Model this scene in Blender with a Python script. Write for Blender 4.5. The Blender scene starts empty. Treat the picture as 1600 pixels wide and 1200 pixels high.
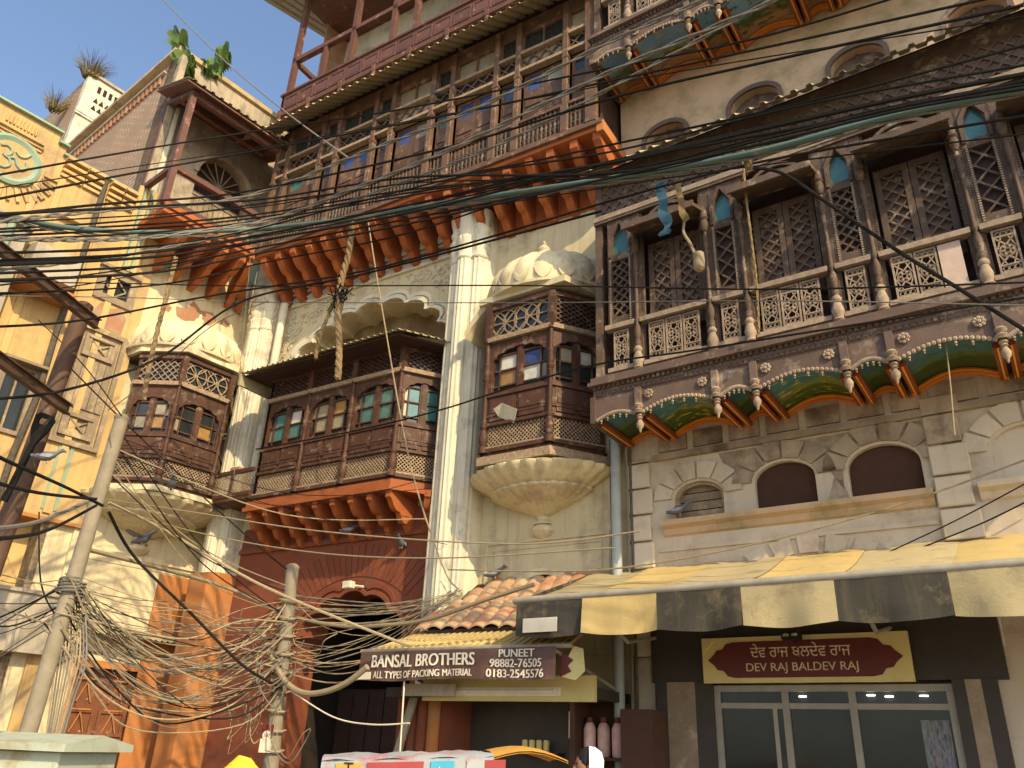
import bpy, math, random
from math import sin, cos, pi, radians, sqrt, atan2
from mathutils import Matrix, Vector
from mathutils.geometry import tessellate_polygon
random.seed(11)
SC = bpy.context.scene
COL = SC.collection
# ------------------------------------------------------------------ camera
F = 1237.0                                   # focal length in photo pixels (1600 wide)
PITCH, ROLL, YAW = 0.43383624, -0.04336472, 0.56242404
CAM = Vector((11.19735, -8.40353, 1.6))
_f = Vector((-sin(YAW)*cos(PITCH), cos(YAW)*cos(PITCH), sin(PITCH)))
_r = Vector((cos(YAW), sin(YAW), 0)); _d = -_r.cross(_f)
_c, _s = cos(ROLL), sin(ROLL)
RX, RD, RF = _c*_r + _s*_d, -_s*_r + _c*_d, _f
cam = bpy.data.objects.new('camera', bpy.data.cameras.new('camera')); COL.objects.link(cam)
cam.matrix_world = Matrix(((RX.x, -RD.x, -RF.x, CAM.x), (RX.y, -RD.y, -RF.y, CAM.y), (RX.z, -RD.z, -RF.z, CAM.z), (0, 0, 0, 1)))
cam.data.sensor_width = 36; cam.data.lens = F/1600*36; cam.data.clip_start = .05; cam.data.clip_end = 3000
SC.camera = cam
# ------------------------------------------------------------------ light
SUN_EL, SUN_AZ = radians(36), radians(-27)      # azimuth from +X, towards the street
SUN = Vector((cos(SUN_EL)*cos(SUN_AZ), cos(SUN_EL)*sin(SUN_AZ), sin(SUN_EL)))
w = bpy.data.worlds.new('World'); SC.world = w; w.use_nodes = True
nt = w.node_tree; bg = nt.nodes['Background']
sky = nt.nodes.new('ShaderNodeTexSky'); sky.sky_type = 'NISHITA'; sky.sun_disc = False
sky.sun_elevation = SUN_EL; sky.sun_rotation = pi/2 - SUN_AZ
sky.air_density = 1.0; sky.dust_density = 1.6; sky.ozone_density = 1.0
nt.links.new(sky.outputs[0], bg.inputs[0]); bg.inputs[1].default_value = .15
sl = bpy.data.lights.new('sun', 'SUN'); sl.energy = 3.1; sl.angle = radians(.6); sl.color = (1, .80, .48)
so = bpy.data.objects.new('sun', sl); COL.objects.link(so); so.rotation_euler = SUN.to_track_quat('Z', 'Y').to_euler()
SC.view_settings.view_transform = 'Standard'; SC.view_settings.look = 'None'; SC.view_settings.gamma = 1
SC.view_settings.exposure = .82
# ------------------------------------------------------------------ pixel helpers
def ray(x, y): return RX*((x-800)/F) + RD*((y-600)/F) + RF
def onplane(x, y, p0, n):
    r = ray(x, y); return CAM + r*((Vector(p0)-CAM).dot(n)/r.dot(n))
def atY(x, y, out): return onplane(x, y, (0, -out, 0), Vector((0, 1, 0)))     # plane parallel to the haveli front
def atZ(x, y, z): r = ray(x, y); return CAM + r*((z-CAM.z)/r.z)
def atD(x, y, d):                                                             # horizontal distance from the viewer
    r = ray(x, y); return CAM + r*(d/sqrt(r.x*r.x+r.y*r.y))
# ------------------------------------------------------------------ materials
MATS = {}
def mat(name, c1, c2=None, scale=6, rough=.8, bump=.15, bscale=40, stain=None, sscale=1.5, samt=.5, streak=None, metal=0, spec=.3, dist=.01):
    m = bpy.data.materials.new(name); m.use_nodes = True; t = m.node_tree; N = t.nodes; L = t.links
    b = N['Principled BSDF']; b.inputs['Roughness'].default_value = rough; b.inputs['Metallic'].default_value = metal
    b.inputs['Specular IOR Level'].default_value = spec
    g = N.new('ShaderNodeNewGeometry'); oi = N.new('ShaderNodeObjectInfo')
    def noise(sc, det=6, ro=.6, vec=None):
        n = N.new('ShaderNodeTexNoise'); n.inputs['Scale'].default_value = sc; n.inputs['Detail'].default_value = det; n.inputs['Roughness'].default_value = ro
        L.new(vec or g.outputs['Position'], n.inputs['Vector']); return n
    def ramp(src, a, bb):
        r = N.new('ShaderNodeMapRange'); r.inputs[1].default_value = a; r.inputs[2].default_value = bb; L.new(src, r.inputs[0]); return r.outputs[0]
    def mix(fac, a, bb):
        x = N.new('ShaderNodeMix'); x.data_type = 'RGBA'
        if isinstance(fac, float): x.inputs[0].default_value = fac
        else: L.new(fac, x.inputs[0])
        for i, v in ((6, a), (7, bb)):
            if isinstance(v, tuple): x.inputs[i].default_value = (*v, 1)
            else: L.new(v, x.inputs[i])
        return x.outputs[2]
    c2 = c2 or tuple(k*.8 for k in c1)
    n1 = noise(scale); col = mix(ramp(n1.outputs[0], .3, .7), c1, c2)
    if stain:
        n2 = noise(sscale, 8, .7); col = mix(ramp(n2.outputs[0], .62-.25*samt, .72-.1*samt), col, stain)
    if streak:
        mp = N.new('ShaderNodeMapping'); mp.inputs['Scale'].default_value = (9, 9, .7); L.new(g.outputs['Position'], mp.inputs[0])
        n3 = noise(1.0, 5, .65, mp.outputs[0]); f = N.new('ShaderNodeMath'); f.operation = 'MULTIPLY'; f.inputs[1].default_value = streak[1]
        L.new(ramp(n3.outputs[0], .5, .75), f.inputs[0]); col = mix(f.outputs[0], col, streak[0])
    hv = N.new('ShaderNodeHueSaturation'); mr = N.new('ShaderNodeMapRange'); mr.inputs[3].default_value = .88; mr.inputs[4].default_value = 1.1
    L.new(oi.outputs['Random'], mr.inputs[0]); L.new(mr.outputs[0], hv.inputs['Value']); L.new(col, hv.inputs['Color'])
    L.new(hv.outputs[0], b.inputs['Base Color'])
    if bump:
        nb = noise(bscale, 5, .6); bp = N.new('ShaderNodeBump'); bp.inputs['Strength'].default_value = bump; bp.inputs['Distance'].default_value = dist
        L.new(nb.outputs[0], bp.inputs['Height']); L.new(bp.outputs[0], b.inputs['Normal'])
    MATS[name] = m; return m
def glass(name, c, rough=.12):
    m = mat(name, c, tuple(k*.7 for k in c), 12, rough, .03, 25, spec=.6); return m
mat('plaster', (.66, .58, .37), (.58, .50, .31), 2.5, .9, .35, 30, (.40, .32, .21), 1.6, .42, ((.27, .21, .14), .5))
mat('whitewash', (.68, .64, .49), (.58, .54, .40), 3, .9, .3, 25, (.38, .33, .25), 2.4, .38, ((.30, .25, .18), .55))
mat('yellow', (.58, .39, .16), (.49, .33, .14), 2, .9, .4, 25, (.36, .26, .14), 1.9, .45, ((.22, .16, .10), .6))
mat('greyplaster', (.44, .39, .30), (.34, .30, .23), 3, .9, .4, 25, (.22, .18, .14), 2, .45, ((.18, .15, .11), .45))
mat('weathered', (.50, .42, .30), (.36, .30, .22), 3, .9, .4, 25, (.22, .18, .13), 2.2, .5, ((.16, .13, .1), .5))
mat('tealpaint', (.20, .34, .26), (.32, .36, .25), 8, .8, .2)
mat('orange', (.38, .112, .030), (.28, .078, .024), 5, .75, .35, 18, (.24, .07, .035), 3.5, .35)
mat('orangewall', (.46, .185, .055), (.38, .145, .045), 4, .85, .35, 22, (.36, .22, .12), 2, .4, ((.25, .15, .08), .3))
mat('redwall', (.22, .066, .032), (.17, .05, .027), 4, .8, .3, 25, (.16, .07, .045), 2, .35)
mat('wood', (.098, .043, .024), (.060, .028, .017), 9, .6, .4, 60, (.26, .19, .13), 7, .28, ((.06, .03, .02), .5))
mat('woodgal', (.155, .086, .052), (.095, .055, .035), 7, .6, .4, 50, (.36, .24, .15), 5, .3, ((.10, .055, .04), .4))
mat('worn', (.40, .31, .20), (.22, .14, .085), 22, .85, .6, 70)
mat('carved', (.125, .082, .055), (.075, .048, .034), 8, .7, .5, 70, (.30, .24, .17), 6, .28)
mat('carvedpale', (.40, .31, .215), (.24, .175, .13), 14, .8, .6, 70)
mat('purplepaint', (.165, .108, .082), (.115, .080, .064), 6, .75, .3, 40, (.34, .27, .2), 4, .3)
mat('brownpaint', (.145, .066, .046), (.110, .050, .036), 5, .55, .15, 40, (.38, .2, .15), 6, .2)
mat('tin', (.42, .36, .22), (.36, .30, .19), 5, .6, .1, 30, (.26, .19, .1), 3, .3, spec=.4)
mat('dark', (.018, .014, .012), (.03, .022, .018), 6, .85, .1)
mat('darkwood', (.055, .028, .02), (.035, .02, .015), 8, .7, .3, 50)
glass('gteal', (.06, .19, .18)); glass('gfrost', (.30, .26, .17), .35); glass('gblue', (.05, .08, .22)); glass('gdark', (.03, .035, .035)); glass('gwhite', (.62, .60, .52), .4); glass('gamber', (.35, .20, .06), .3)
# ------------------------------------------------------------------ mesh builder
class MB:
    def __init__(s, M=None): s.v = []; s.f = []; s.M = M or Matrix()
    def add(s, vs, fs):
        o = len(s.v); s.v += [s.M @ Vector(p) for p in vs]; s.f += [tuple(i+o for i in f) for f in fs]; return s
    def box(s, x0, x1, y0, y1, z0, z1):
        return s.add([(x0,y0,z0),(x1,y0,z0),(x1,y1,z0),(x0,y1,z0),(x0,y0,z1),(x1,y0,z1),(x1,y1,z1),(x0,y1,z1)],
                     [(0,3,2,1),(4,5,6,7),(0,1,5,4),(1,2,6,5),(2,3,7,6),(3,0,4,7)])
    def ext(s, pts, v):                         # closed 3D polygon swept by v
        n = len(pts); v = Vector(v); a = [Vector(p) for p in pts]
        tri = tessellate_polygon([a])
        fs = [tuple(t) for t in tri] + [tuple(i+n for i in reversed(t)) for t in tri] + [(i, (i+1) % n, (i+1) % n+n, i+n) for i in range(n)]
        return s.add(a+[p+v for p in a], fs)
    def prism(s, xz, y0, y1): return s.ext([(x, y0, z) for x, z in xz], (0, y1-y0, 0))
    def side(s, yz, x0, x1): return s.ext([(x0, y, z) for y, z in yz], (x1-x0, 0, 0))
    def plan(s, xy, z0, z1): return s.ext([(x, y, z0) for x, y in xy], (0, 0, z1-z0))
    def plate(s, outer, holes, y0, y1, back=True):   # xz outline with holes, front y0, back y1
        loops = [outer]+holes; P = [Vector((x, 0, z)) for l in loops for x, z in l]
        tri = tessellate_polygon([[Vector((x, z, 0)) for x, z in l] for l in loops]); n = len(P)
        vs = [(p.x, y0, p.z) for p in P]+[(p.x, y1, p.z) for p in P]
        fs = [tuple(t) for t in tri]+([tuple(i+n for i in t) for t in tri] if back else [])
        o = 0
        for l in loops:
            k = len(l); fs += [(o+i, o+(i+1) % k, o+(i+1) % k+n, o+i+n) for i in range(k)]; o += k
        return s.add(vs, fs)
    def lathe(s, prof, c=(0, 0, 0), n=12, a0=0, a1=2*pi, sx=1, sy=1, petals=0, amp=None, axis='z'):
        full = abs(a1-a0-2*pi) < 1e-4; m = n if full else n+1; vs = []
        for j, (r, z) in enumerate(prof):
            for i in range(m):
                a = a0+(a1-a0)*i/n; rr = r
                if petals: rr = r*(1+(amp[j] if amp else .05)*(abs(sin(petals*a/2))-.5))
                p = (c[0]+sx*rr*cos(a), c[1]+sy*rr*sin(a), c[2]+z)
                vs.append(p)
        fs = []
        for j in range(len(prof)-1):
            for i in range(n):
                k = (i+1) % m; fs.append((j*m+i, j*m+k, (j+1)*m+k, (j+1)*m+i))
        if full: fs += [tuple(range(m-1, -1, -1)), tuple((len(prof)-1)*m+i for i in range(m))]
        return s.add(vs, fs)
    def tube(s, path, r, n=6, taper=None):
        path = [Vector(p) for p in path]; vs = []; fs = []; up = Vector((.137, .31, .94)).normalized()
        for i, p in enumerate(path):
            t = (path[min(i+1, len(path)-1)]-path[max(i-1, 0)]).normalized()
            a = t.cross(up); a = a.normalized() if a.length > 1e-3 else Vector((1, 0, 0)); b = t.cross(a)
            rr = r if taper is None else r+(taper-r)*i/(len(path)-1)
            vs += [p+(a*cos(2*pi*k/n)+b*sin(2*pi*k/n))*rr for k in range(n)]
        for i in range(len(path)-1):
            fs += [(i*n+k, i*n+(k+1) % n, (i+1)*n+(k+1) % n, (i+1)*n+k) for k in range(n)]
        fs += [tuple(range(n-1, -1, -1)), tuple((len(path)-1)*n+k for k in range(n))]
        return s.add(vs, fs)
    def bar(s, p0, p1, wd, dp, n=(0, 1, 0)):    # rectangular stick, depth along n
        p0, p1, n = Vector(p0), Vector(p1), Vector(n); t = (p1-p0).normalized(); a = t.cross(n).normalized()*wd/2; b = n*dp/2
        return s.add([p0-a-b, p0+a-b, p0+a+b, p0-a+b, p1-a-b, p1+a-b, p1+a+b, p1-a+b], [(0,3,2,1),(4,5,6,7),(0,1,5,4),(1,2,6,5),(2,3,7,6),(3,0,4,7)])
    def ball(s, c, r, n=8, m=6, sx=1, sy=1, sz=1):
        return s.lathe([(max(r*sin(pi*j/m), .0005), -r*cos(pi*j/m)*sz) for j in range(m+1)], c, n, sx=sx, sy=sy)
    def build(s, name, m, parent=None, smooth=False, bevel=0):
        me = bpy.data.meshes.new(name); me.from_pydata([tuple(p) for p in s.v], [], s.f); me.validate(); me.update()
        o = bpy.data.objects.new(name, me); COL.objects.link(o); me.materials.append(MATS[m] if isinstance(m, str) else m)
        if parent: o.parent = parent
        if smooth:
            for p in me.polygons: p.use_smooth = True
            md = o.modifiers.new('w', 'WEIGHTED_NORMAL') if False else None
            me.set_sharp_from_angle(angle=radians(40))
        if bevel:
            b = o.modifiers.new('b', 'BEVEL'); b.width = bevel; b.segments = 1; b.limit_method = 'ANGLE'
        return o
def empty(name, M=None):
    o = bpy.data.objects.new(name, None); COL.objects.link(o); o.empty_display_size = .2
    if M: o.matrix_world = M
    return o
def tag(o, label, cat, group=None, kind=None):
    if label: o['label'] = label
    if cat: o['category'] = cat
    if group: o['group'] = group
    if kind: o['kind'] = kind
    return o
def inst(o, loc=(0, 0, 0), rz=0, parent=None):      # copy of a part sharing its mesh
    c = o.copy(); COL.objects.link(c); c.parent = parent or o.parent; c.location = loc; c.rotation_euler = (0, 0, rz); return c
def foil(x0, x1, zs, zt, n=7, amp=.09, steps=6):       # cusped arch from (x0,zs) over zt to (x1,zs)
    cx, rx, rz = (x0+x1)/2, (x1-x0)/2, zt-zs; k = n*steps
    return [(cx-rx*cos(pi*i/k)*(1-amp+amp*abs(sin(n*pi*i/k))**.7 if 0 < i < k else 1), zs+rz*sin(pi*i/k)*(1-amp+amp*abs(sin(n*pi*i/k))**.7)) for i in range(k+1)]
def rect(x0, x1, z0, z1): return [(x0, z0), (x1, z0), (x1, z1), (x0, z1)]
def fr(A, B, y=0):                                   # frame on a wall piece from A to B (plan), y inward
    A, B = Vector((*A, 0)), Vector((*B, 0)); x = (B-A).normalized(); yv = Vector((-x.y, x.x, 0))
    return Matrix(((x.x, yv.x, 0, A.x), (x.y, yv.y, 0, A.y), (0, 0, 1, 0), (0, 0, 0, 1))), (B-A).length
# ------------------------------------------------------------------ shared builders for the carved woodwork
def corbel_mb(p, h, wd, nose=.09):                  # bracket carrying a projecting floor, wall at y=0
    pts = [(0, 0), (-p, 0), (-p, -nose)]
    for a, b, d in ((p*.93, p*.62, .045), (p*.60, p*.33, .055), (p*.31, p*.04, .05)):
        z0 = -nose-(h-nose)*(1-(a/p)); z1 = -nose-(h-nose)*(1-(b/p))
        for i in range(6):
            t = i/5; pts.append((-(a+(b-a)*t), z0+(z1-z0)*t-d*sin(pi*t)))
    pts.append((0, -h))
    return MB().side(pts, -wd/2, wd/2)
def turned(mb, x, y, z0, z1, r, n=10):              # turned wooden post with rings and a vase foot
    h = z1-z0
    pr = [(1.25, 0), (1.25, .05), (.8, .06), (1.25, .10), (1.3, .14), (.75, .2), (1.1, .215), (1.1, .23), (.7, .24), (.62, .5), (.62, .62), (1.0, .635), (1.0, .65), (.7, .66), (1.05, .70), (.8, .76), (.95, .77), (.95, .785), (.6, .80), (.55, .97), (.9, .98), (.9, 1)]
    mb.lathe([(r*a, h*b) for a, b in pr], (x, y, z0), n)
def lattice(mb, x0, x1, z0, z1, y, step, wd, dp, style=0):
    w_, h_ = x1-x0, z1-z0; rnd = random.Random(int(x0*100+z0*7))
    def clip(a, b):
        # clip segment to the rectangle
        t0, t1 = 0., 1.; d = (b[0]-a[0], b[1]-a[1])
        for p, q in ((-d[0], a[0]-x0), (d[0], x1-a[0]), (-d[1], a[1]-z0), (d[1], z1-a[1])):
            if abs(p) < 1e-9:
                if q < 0: return
            else:
                r = q/p
                if p < 0: t0 = max(t0, r)
                else: t1 = min(t1, r)
        if t0 < t1-.01: mb.bar((a[0]+d[0]*t0, y, a[1]+d[1]*t0), (a[0]+d[0]*t1, y+.004, a[1]+d[1]*t1), wd, dp)
    if style in (0, 2):
        k = -h_*1.7
        while k < w_+h_:
            clip((x0+k, z0), (x0+k+h_*1.6 if style == 2 else x0+k+h_, z1)); clip((x0+k+h_, z0), (x0+k-(h_*.6 if style == 2 else 0), z1)); k += step
    if style == 1:                                   # interlaced circles
        n = max(1, round(w_/(h_*.5)))
        for i in range(n+1):
            cx = x0+w_*i/n
            for rr in (h_*.5, ):
                pts = [(cx+rr*cos(a*pi/10), (z0+z1)/2+rr*sin(a*pi/10)) for a in range(21)]
                for a, b in zip(pts, pts[1:]): clip(a, b)
        clip((x0, (z0+z1)/2), (x1, (z0+z1)/2))
        k = 0
        while k < w_: clip((x0+k, z0), (x0+k+h_, z1)); clip((x0+k+h_, z0), (x0+k, z1)); k += h_
    if style == 3:                                   # quatrefoil cells: circles and cross
        n = max(1, round(w_/step)); m = max(1, round(h_/step)); sx, sz = w_/n, h_/m
        for i in range(n):
            for j in range(m):
                cx, cz = x0+(i+.5)*sx, z0+(j+.5)*sz; r = min(sx, sz)*.46
                pts = [(cx+r*cos(a*pi/6), cz+r*sin(a*pi/6)) for a in range(13)]
                for a, b in zip(pts, pts[1:]): clip(a, b)
def leafpair(root, M, x0, x1, z0, z1, cols, wood='wood', y=.03, narrow=.3):
    """two window leaves with glazing bars; each pane its own object"""
    f = MB(M); xm = (x0+x1)/2; k = 0
    f.box(xm-.035, xm+.035, y-.012, y+.04, z0, z1)
    for s in (-1, 1):
        a, b = (x0, xm-.035) if s < 0 else (xm+.035, x1)
        for u in (a, b-.022): f.box(u, u+.022, y, y+.03, z0, z1)
        wsp = (b-a)*narrow; vb = a+wsp if s < 0 else b-wsp
        f.box(vb-.009, vb+.009, y+.004, y+.026, z0, z1)
        rows = [z0, z0+(z1-z0)*.14, z0+(z1-z0)*.5, z0+(z1-z0)*.85]
        for zz in rows: f.box(a, b, y+.003, y+.027, zz-.009, zz+.011)
        rows.append(z1)
        xs = sorted([a, vb, b])
        for i in range(4):
            for j in range(2):
                wide = (j == 1) if s < 0 else (j == 0)
                if wide: c = cols[k % len(cols)]; k += 1 if i in (1, 2) else 0; c = c if i in (1, 2) else 'gdark'
                else: c = random.choice(['gdark', 'gdark', 'gfrost'])
                MB(M).box(xs[j], xs[j+1], y+.03, y+.036, rows[i], rows[i+1]).build('pane', c, root)
    f.build('window_frame', wood, root)
def bayface(bay, A, B, L, cols, tstyle=0, jstyle=0, wood='wood', mx=.05):
    M, w_ = fr(A, B)
    bot, jt, sill, arch, rail, top = L
    win = [(mx+.015, sill+.05), (w_-mx-.015, sill+.05)] + foil(mx+.015, w_-mx-.015, arch-.2, arch, 7, .07)[::-1]
    f = MB(M)
    f.plate(rect(0, w_, bot, top), [rect(mx, w_-mx, bot+.09, jt-.03), win, rect(mx, w_-mx, rail+.06, top-.07)], 0, .045)
    n = 2
    for i in range(n):
        a = mx+.01+(w_-2*mx)*i/n; b = a+(w_-2*mx)/n-.03
        f.box(a, b, -.012, 0, jt+.13, sill-.045); f.box(a+.03, b-.03, -.022, -.012, jt+.16, sill-.075)
        f.box(a+.02, b-.02, -.02, 0, jt+.045, jt+.10)
    for z, d, h in ((bot, .035, .05), (jt-.02, .03, .04), (jt+.11, .018, .015), (sill-.03, .03, .035), (top-.05, .03, .05)): f.box(0, w_, -d, 0, z, z+h)
    f.build('face_frame', wood, bay)
    MB(M).box(0, w_, -.05, 0, rail-.03, rail+.035).build('worn_ledge', 'worn', bay); MB(M).box(0, w_, -.03, 0, bot+.052, bot+.075).build('worn_ledge', 'worn', bay)
    j = MB(M); lattice(j, mx, w_-mx, bot+.09, jt-.03, .014, .055, .011, .014, jstyle); j.build('lattice_panel', 'worn', bay)
    MB(M).box(mx, w_-mx, .04, .05, bot+.09, jt-.03).build('backing_board', 'darkwood', bay)
    t = MB(M); lattice(t, mx, w_-mx, rail+.06, top-.07, .014, .11, .014, .016, tstyle); t.build('transom_lattice', 'worn' if tstyle != 2 else 'wood', bay)
    MB(M).box(mx, w_-mx, .038, .046, rail+.06, top-.07).build('transom_glass', 'gdark', bay)
    leafpair(bay, M, mx+.005, w_-mx-.005, sill+.04, arch+.01, cols, wood)
def bay(root, plan, L, cols, tst, depth, wood='wood', jst=0):
    bot, top = L[0], L[5]
    cap = [plan[0], *plan[1:-1], plan[-1]]
    inner = [(p[0], p[1]) for p in plan]
    o = MB().plan(inner+[(plan[-1][0], depth), (plan[0][0], depth)], bot-.06, bot).build('bay_window', wood, root); MB().plan(inner+[(plan[-1][0], depth), (plan[0][0], depth)], top, top+.05).build('head_board', wood, o)
    for i in range(len(plan)-1): bayface(o, plan[i], plan[i+1], L, cols[i], tst[i], jst, wood)
    for i, p in enumerate(plan):
        if i in (0, len(plan)-1): continue
        m = MB(); turned(m, p[0], p[1]-.01, bot, L[4], .048); m.box(p[0]-.045, p[0]+.045, p[1]-.04, p[1]+.05, L[4], top); m.build('post', wood, o, True)
    return o
def split(A, B, n): return [(A[0]+(B[0]-A[0])*i/n, A[1]+(B[1]-A[1])*i/n) for i in range(n+1)]
def corrug(mb, a0, a1, b0, b1, pitch=.11, d=.02, t=.004):   # ribbed sheet: upper edge a0-a1, lower edge b0-b1
    a0, a1, b0, b1 = map(Vector, (a0, a1, b0, b1)); n = max(2, int((b1-b0).length/pitch)); nn = (a1-a0).cross(b0-a0).normalized()
    if nn.z < 0: nn = -nn
    ts = []
    for i in range(n):
        for k, h in ((0, 0), (.55, 0), (.65, 1), (.9, 1)): ts.append(((i+k)/n, h))
    ts.append((1, 0)); vs = []
    for tt, h in ts:
        for e0, e1 in ((a0, a1), (b0, b1)): p = e0+(e1-e0)*tt+nn*d*h; vs += [p, p-nn*t]
    fs = []
    for i in range(len(ts)-1):
        o, q = i*4, i*4+4; fs += [(o, q, q+2, o+2), (o+1, o+3, q+3, q+1), (o, o+1, q+1, q), (o+2, q+2, q+3, o+3)]
    fs += [(0, 2, 3, 1), tuple(len(vs)-4+i for i in (0, 1, 3, 2))]
    return mb.add(vs, fs)
def lotus(root, c, r, zt, petals=26, sy=1, mt='plaster'):     # petalled stone base under a bay
    m = MB(); n = petals*4
    m.lathe([(r*.9, .06), (r, .02), (r*.98, -.03), (r*.75, -.15), (r*.66, -.20)], (c[0], c[1], zt), n, petals=petals, amp=[0, .05, .05, .05, .03], sy=sy)
    m.lathe([(r*.70, -.17), (r*.71, -.21), (r*.5, -.31), (r*.36, -.36)], (c[0], c[1], zt), n, petals=petals, amp=[.03, .06, .05, .03], sy=sy)
    m.lathe([(r*.38, -.335), (r*.37, -.36), (r*.22, -.41), (r*.09, -.47), (r*.075, -.52)], (c[0], c[1], zt), n, petals=petals, amp=[.04, .06, .05, .0, 0], sy=sy)
    m.lathe([(r*.075, -.5), (r*.13, -.545), (r*.13, -.56), (r*.09, -.565), (r*.15, -.60), (r*.16, -.65), (r*.12, -.70), (r*.04, -.735), (.006, -.77)], (c[0], c[1], zt), 16, sy=sy)
    return m.build('lotus_base', mt, root, True)
def dome(root, c, rx, ry, z0, z1, petals=18, mt='plaster'):   # ribbed plaster hood with petals and a finial
    m = MB(); h = z1-z0; n = petals*6
    pr = [(.90, -.03), (1.03, 0), (1.04, .05), (.97, .07), (.97, .12), (.99, .30), (.95, .48), (.86, .66), (.68, .84), (.45, .95), (.2, .99), (.08, 1.0)]
    m.lathe([(a, b*h) for a, b in pr], (c[0], c[1], z0), n, sx=rx, sy=ry, petals=petals, amp=[0, 0, 0, 0, .02, .03, .05, .06, .06, .05, .02, 0])
    o = m.build('dome_hood', mt, root, True)
    for k in range(petals):                            # raised petals round the drum
        a = 2*pi*(k+.5)/petals
        if sin(a) > .15: continue
        q = MB(); pts = []
        for ring in (1, .62):
            pts.append([(.5*ring*sin(t)*.30*(1-.25*cos(t)), -cos(t)*.21*ring) for t in [2*pi*i/12 for i in range(12)]])
        for ring, nx in ((0, 1),):
            vs = []
            for s_, off in ((1, .0), (1, .022), (.68, .022), (.68, .004)):
                for i in range(12):
                    t = 2*pi*i/12; du = sin(t)*.42*s_*(2*pi/petals)*(1-.2*cos(t)); dz = .31-cos(t)*.24*s_
                    rad = (.985-max(0, dz-.25)*.33); aa = a+du
                    vs.append((c[0]+(rx*rad+off)*cos(aa), c[1]+(ry*rad+off)*sin(aa), z0+dz*h))
            fs = [(r_*12+i, r_*12+(i+1) % 12, r_*12+12+(i+1) % 12, r_*12+12+i) for r_ in range(3) for i in range(12)]
            q.add(vs, fs)
        q.build('petal', mt, o, True)
    q = MB(); zz = z0+h*.98; q.lathe([(.13, 0), (.15, .03), (.08, .05), (.05, .08), (.09, .12), (.10, .17), (.06, .23), (.025, .26), (.035, .29), (.006, .34)], (c[0], c[1]-ry*.25, zz-.03), 14)
    q.build('finial', mt, o, True)
    return o
# ================================================================== HAVELI (the plaster front in the middle)
H = tag(empty('haveli'), 'cream plaster haveli with brown timber bays, orange brackets and long upper gallery', 'building')
ARCH = foil(1.32, 4.76, 7.25, 8.26, 9, .09, 6)
DOOR = [(2.5, .02), (4.5, .02)] + foil(2.5, 4.5, 2.55, 3.42, 7, .06, 5)[::-1]
wall = MB().plate(rect(0, 7.62, 0, 9.42), [[(1.32, 5.0), (4.76, 5.0)]+ARCH[::-1], rect(2.2, 4.7, .02, 3.7)], 0, .5, False).build('wall', 'plaster', H)
mat('mural', (.27, .20, .10), (.13, .075, .03), 2.2, .85, .3, 20, (.33, .31, .22), 1.3, .5)
MB().box(1.1, 5.0, .5, .55, 4.6, 8.6).build('arch_niche', 'mural', wall)
ri = MB()                                            # dark passage behind the street door
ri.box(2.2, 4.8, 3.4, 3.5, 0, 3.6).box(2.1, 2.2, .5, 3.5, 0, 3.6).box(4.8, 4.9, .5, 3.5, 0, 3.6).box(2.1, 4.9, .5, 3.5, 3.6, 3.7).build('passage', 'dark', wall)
d = MB()
for i in range(4): d.box(2.3+i*.3, 2.58+i*.3, 1.2, 1.26, .05, 2.3)
d.box(2.25, 3.6, 1.26, 1.3, .05, 2.35); d.build('door', 'darkwood', wall)
# arch mouldings over the bay
for k, (off, y0) in enumerate(((.0, -.05), (.10, -.03))):
    o1 = foil(1.32-off-.07, 4.76+off+.07, 7.2, 8.26+off+.07, 9, .09, 6); i1 = foil(1.32-off, 4.76+off, 7.2, 8.26+off, 9, .09, 6)
    MB().prism(o1+i1[::-1], y0, .01).build('arch_moulding', 'whitewash', wall)
rnd = random.Random(4); sp = MB()
for i in range(900):                                # carved floral relief in the spandrels
    x = rnd.uniform(.98, 4.8); z = rnd.uniform(7.3, 8.62); t = (x-3.04)/1.95
    lim = 7.25+1.24*sqrt(max(0, 1-t*t)) if abs(t) < 1 else 7.2
    if z < lim+.06 or (x < 1.0 or x > 4.74): continue
    a = rnd.uniform(0, 2*pi); r = rnd.uniform(.018, .045)
    pts = [(x+r*cos(a+b*.9)*(1-b*.12), -.012-.008*sin(b), z+r*sin(a+b*.9)*(1-b*.12)) for b in range(6)]
    sp.tube(pts, .011, 4, .005)
tag(sp.build('floral_relief', 'whitewash', wall, True), None, None, kind='stuff')
for z0, z1, dd in ((8.66, 8.72, .05), (8.74, 8.86, .03), (8.9, 8.94, .06), (8.97, 9.1, .09)):
    MB().box(.9, 4.86, -dd, .01, z0, z1).build('frieze_moulding', 'whitewash', wall)
fz = MB()
for i in range(60): fz.ball((.95+i*.065, -.035, 8.80), .026, 6, 4)
tag(fz.build('bead_row', 'whitewash', wall, True), None, None, kind='stuff')
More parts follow.
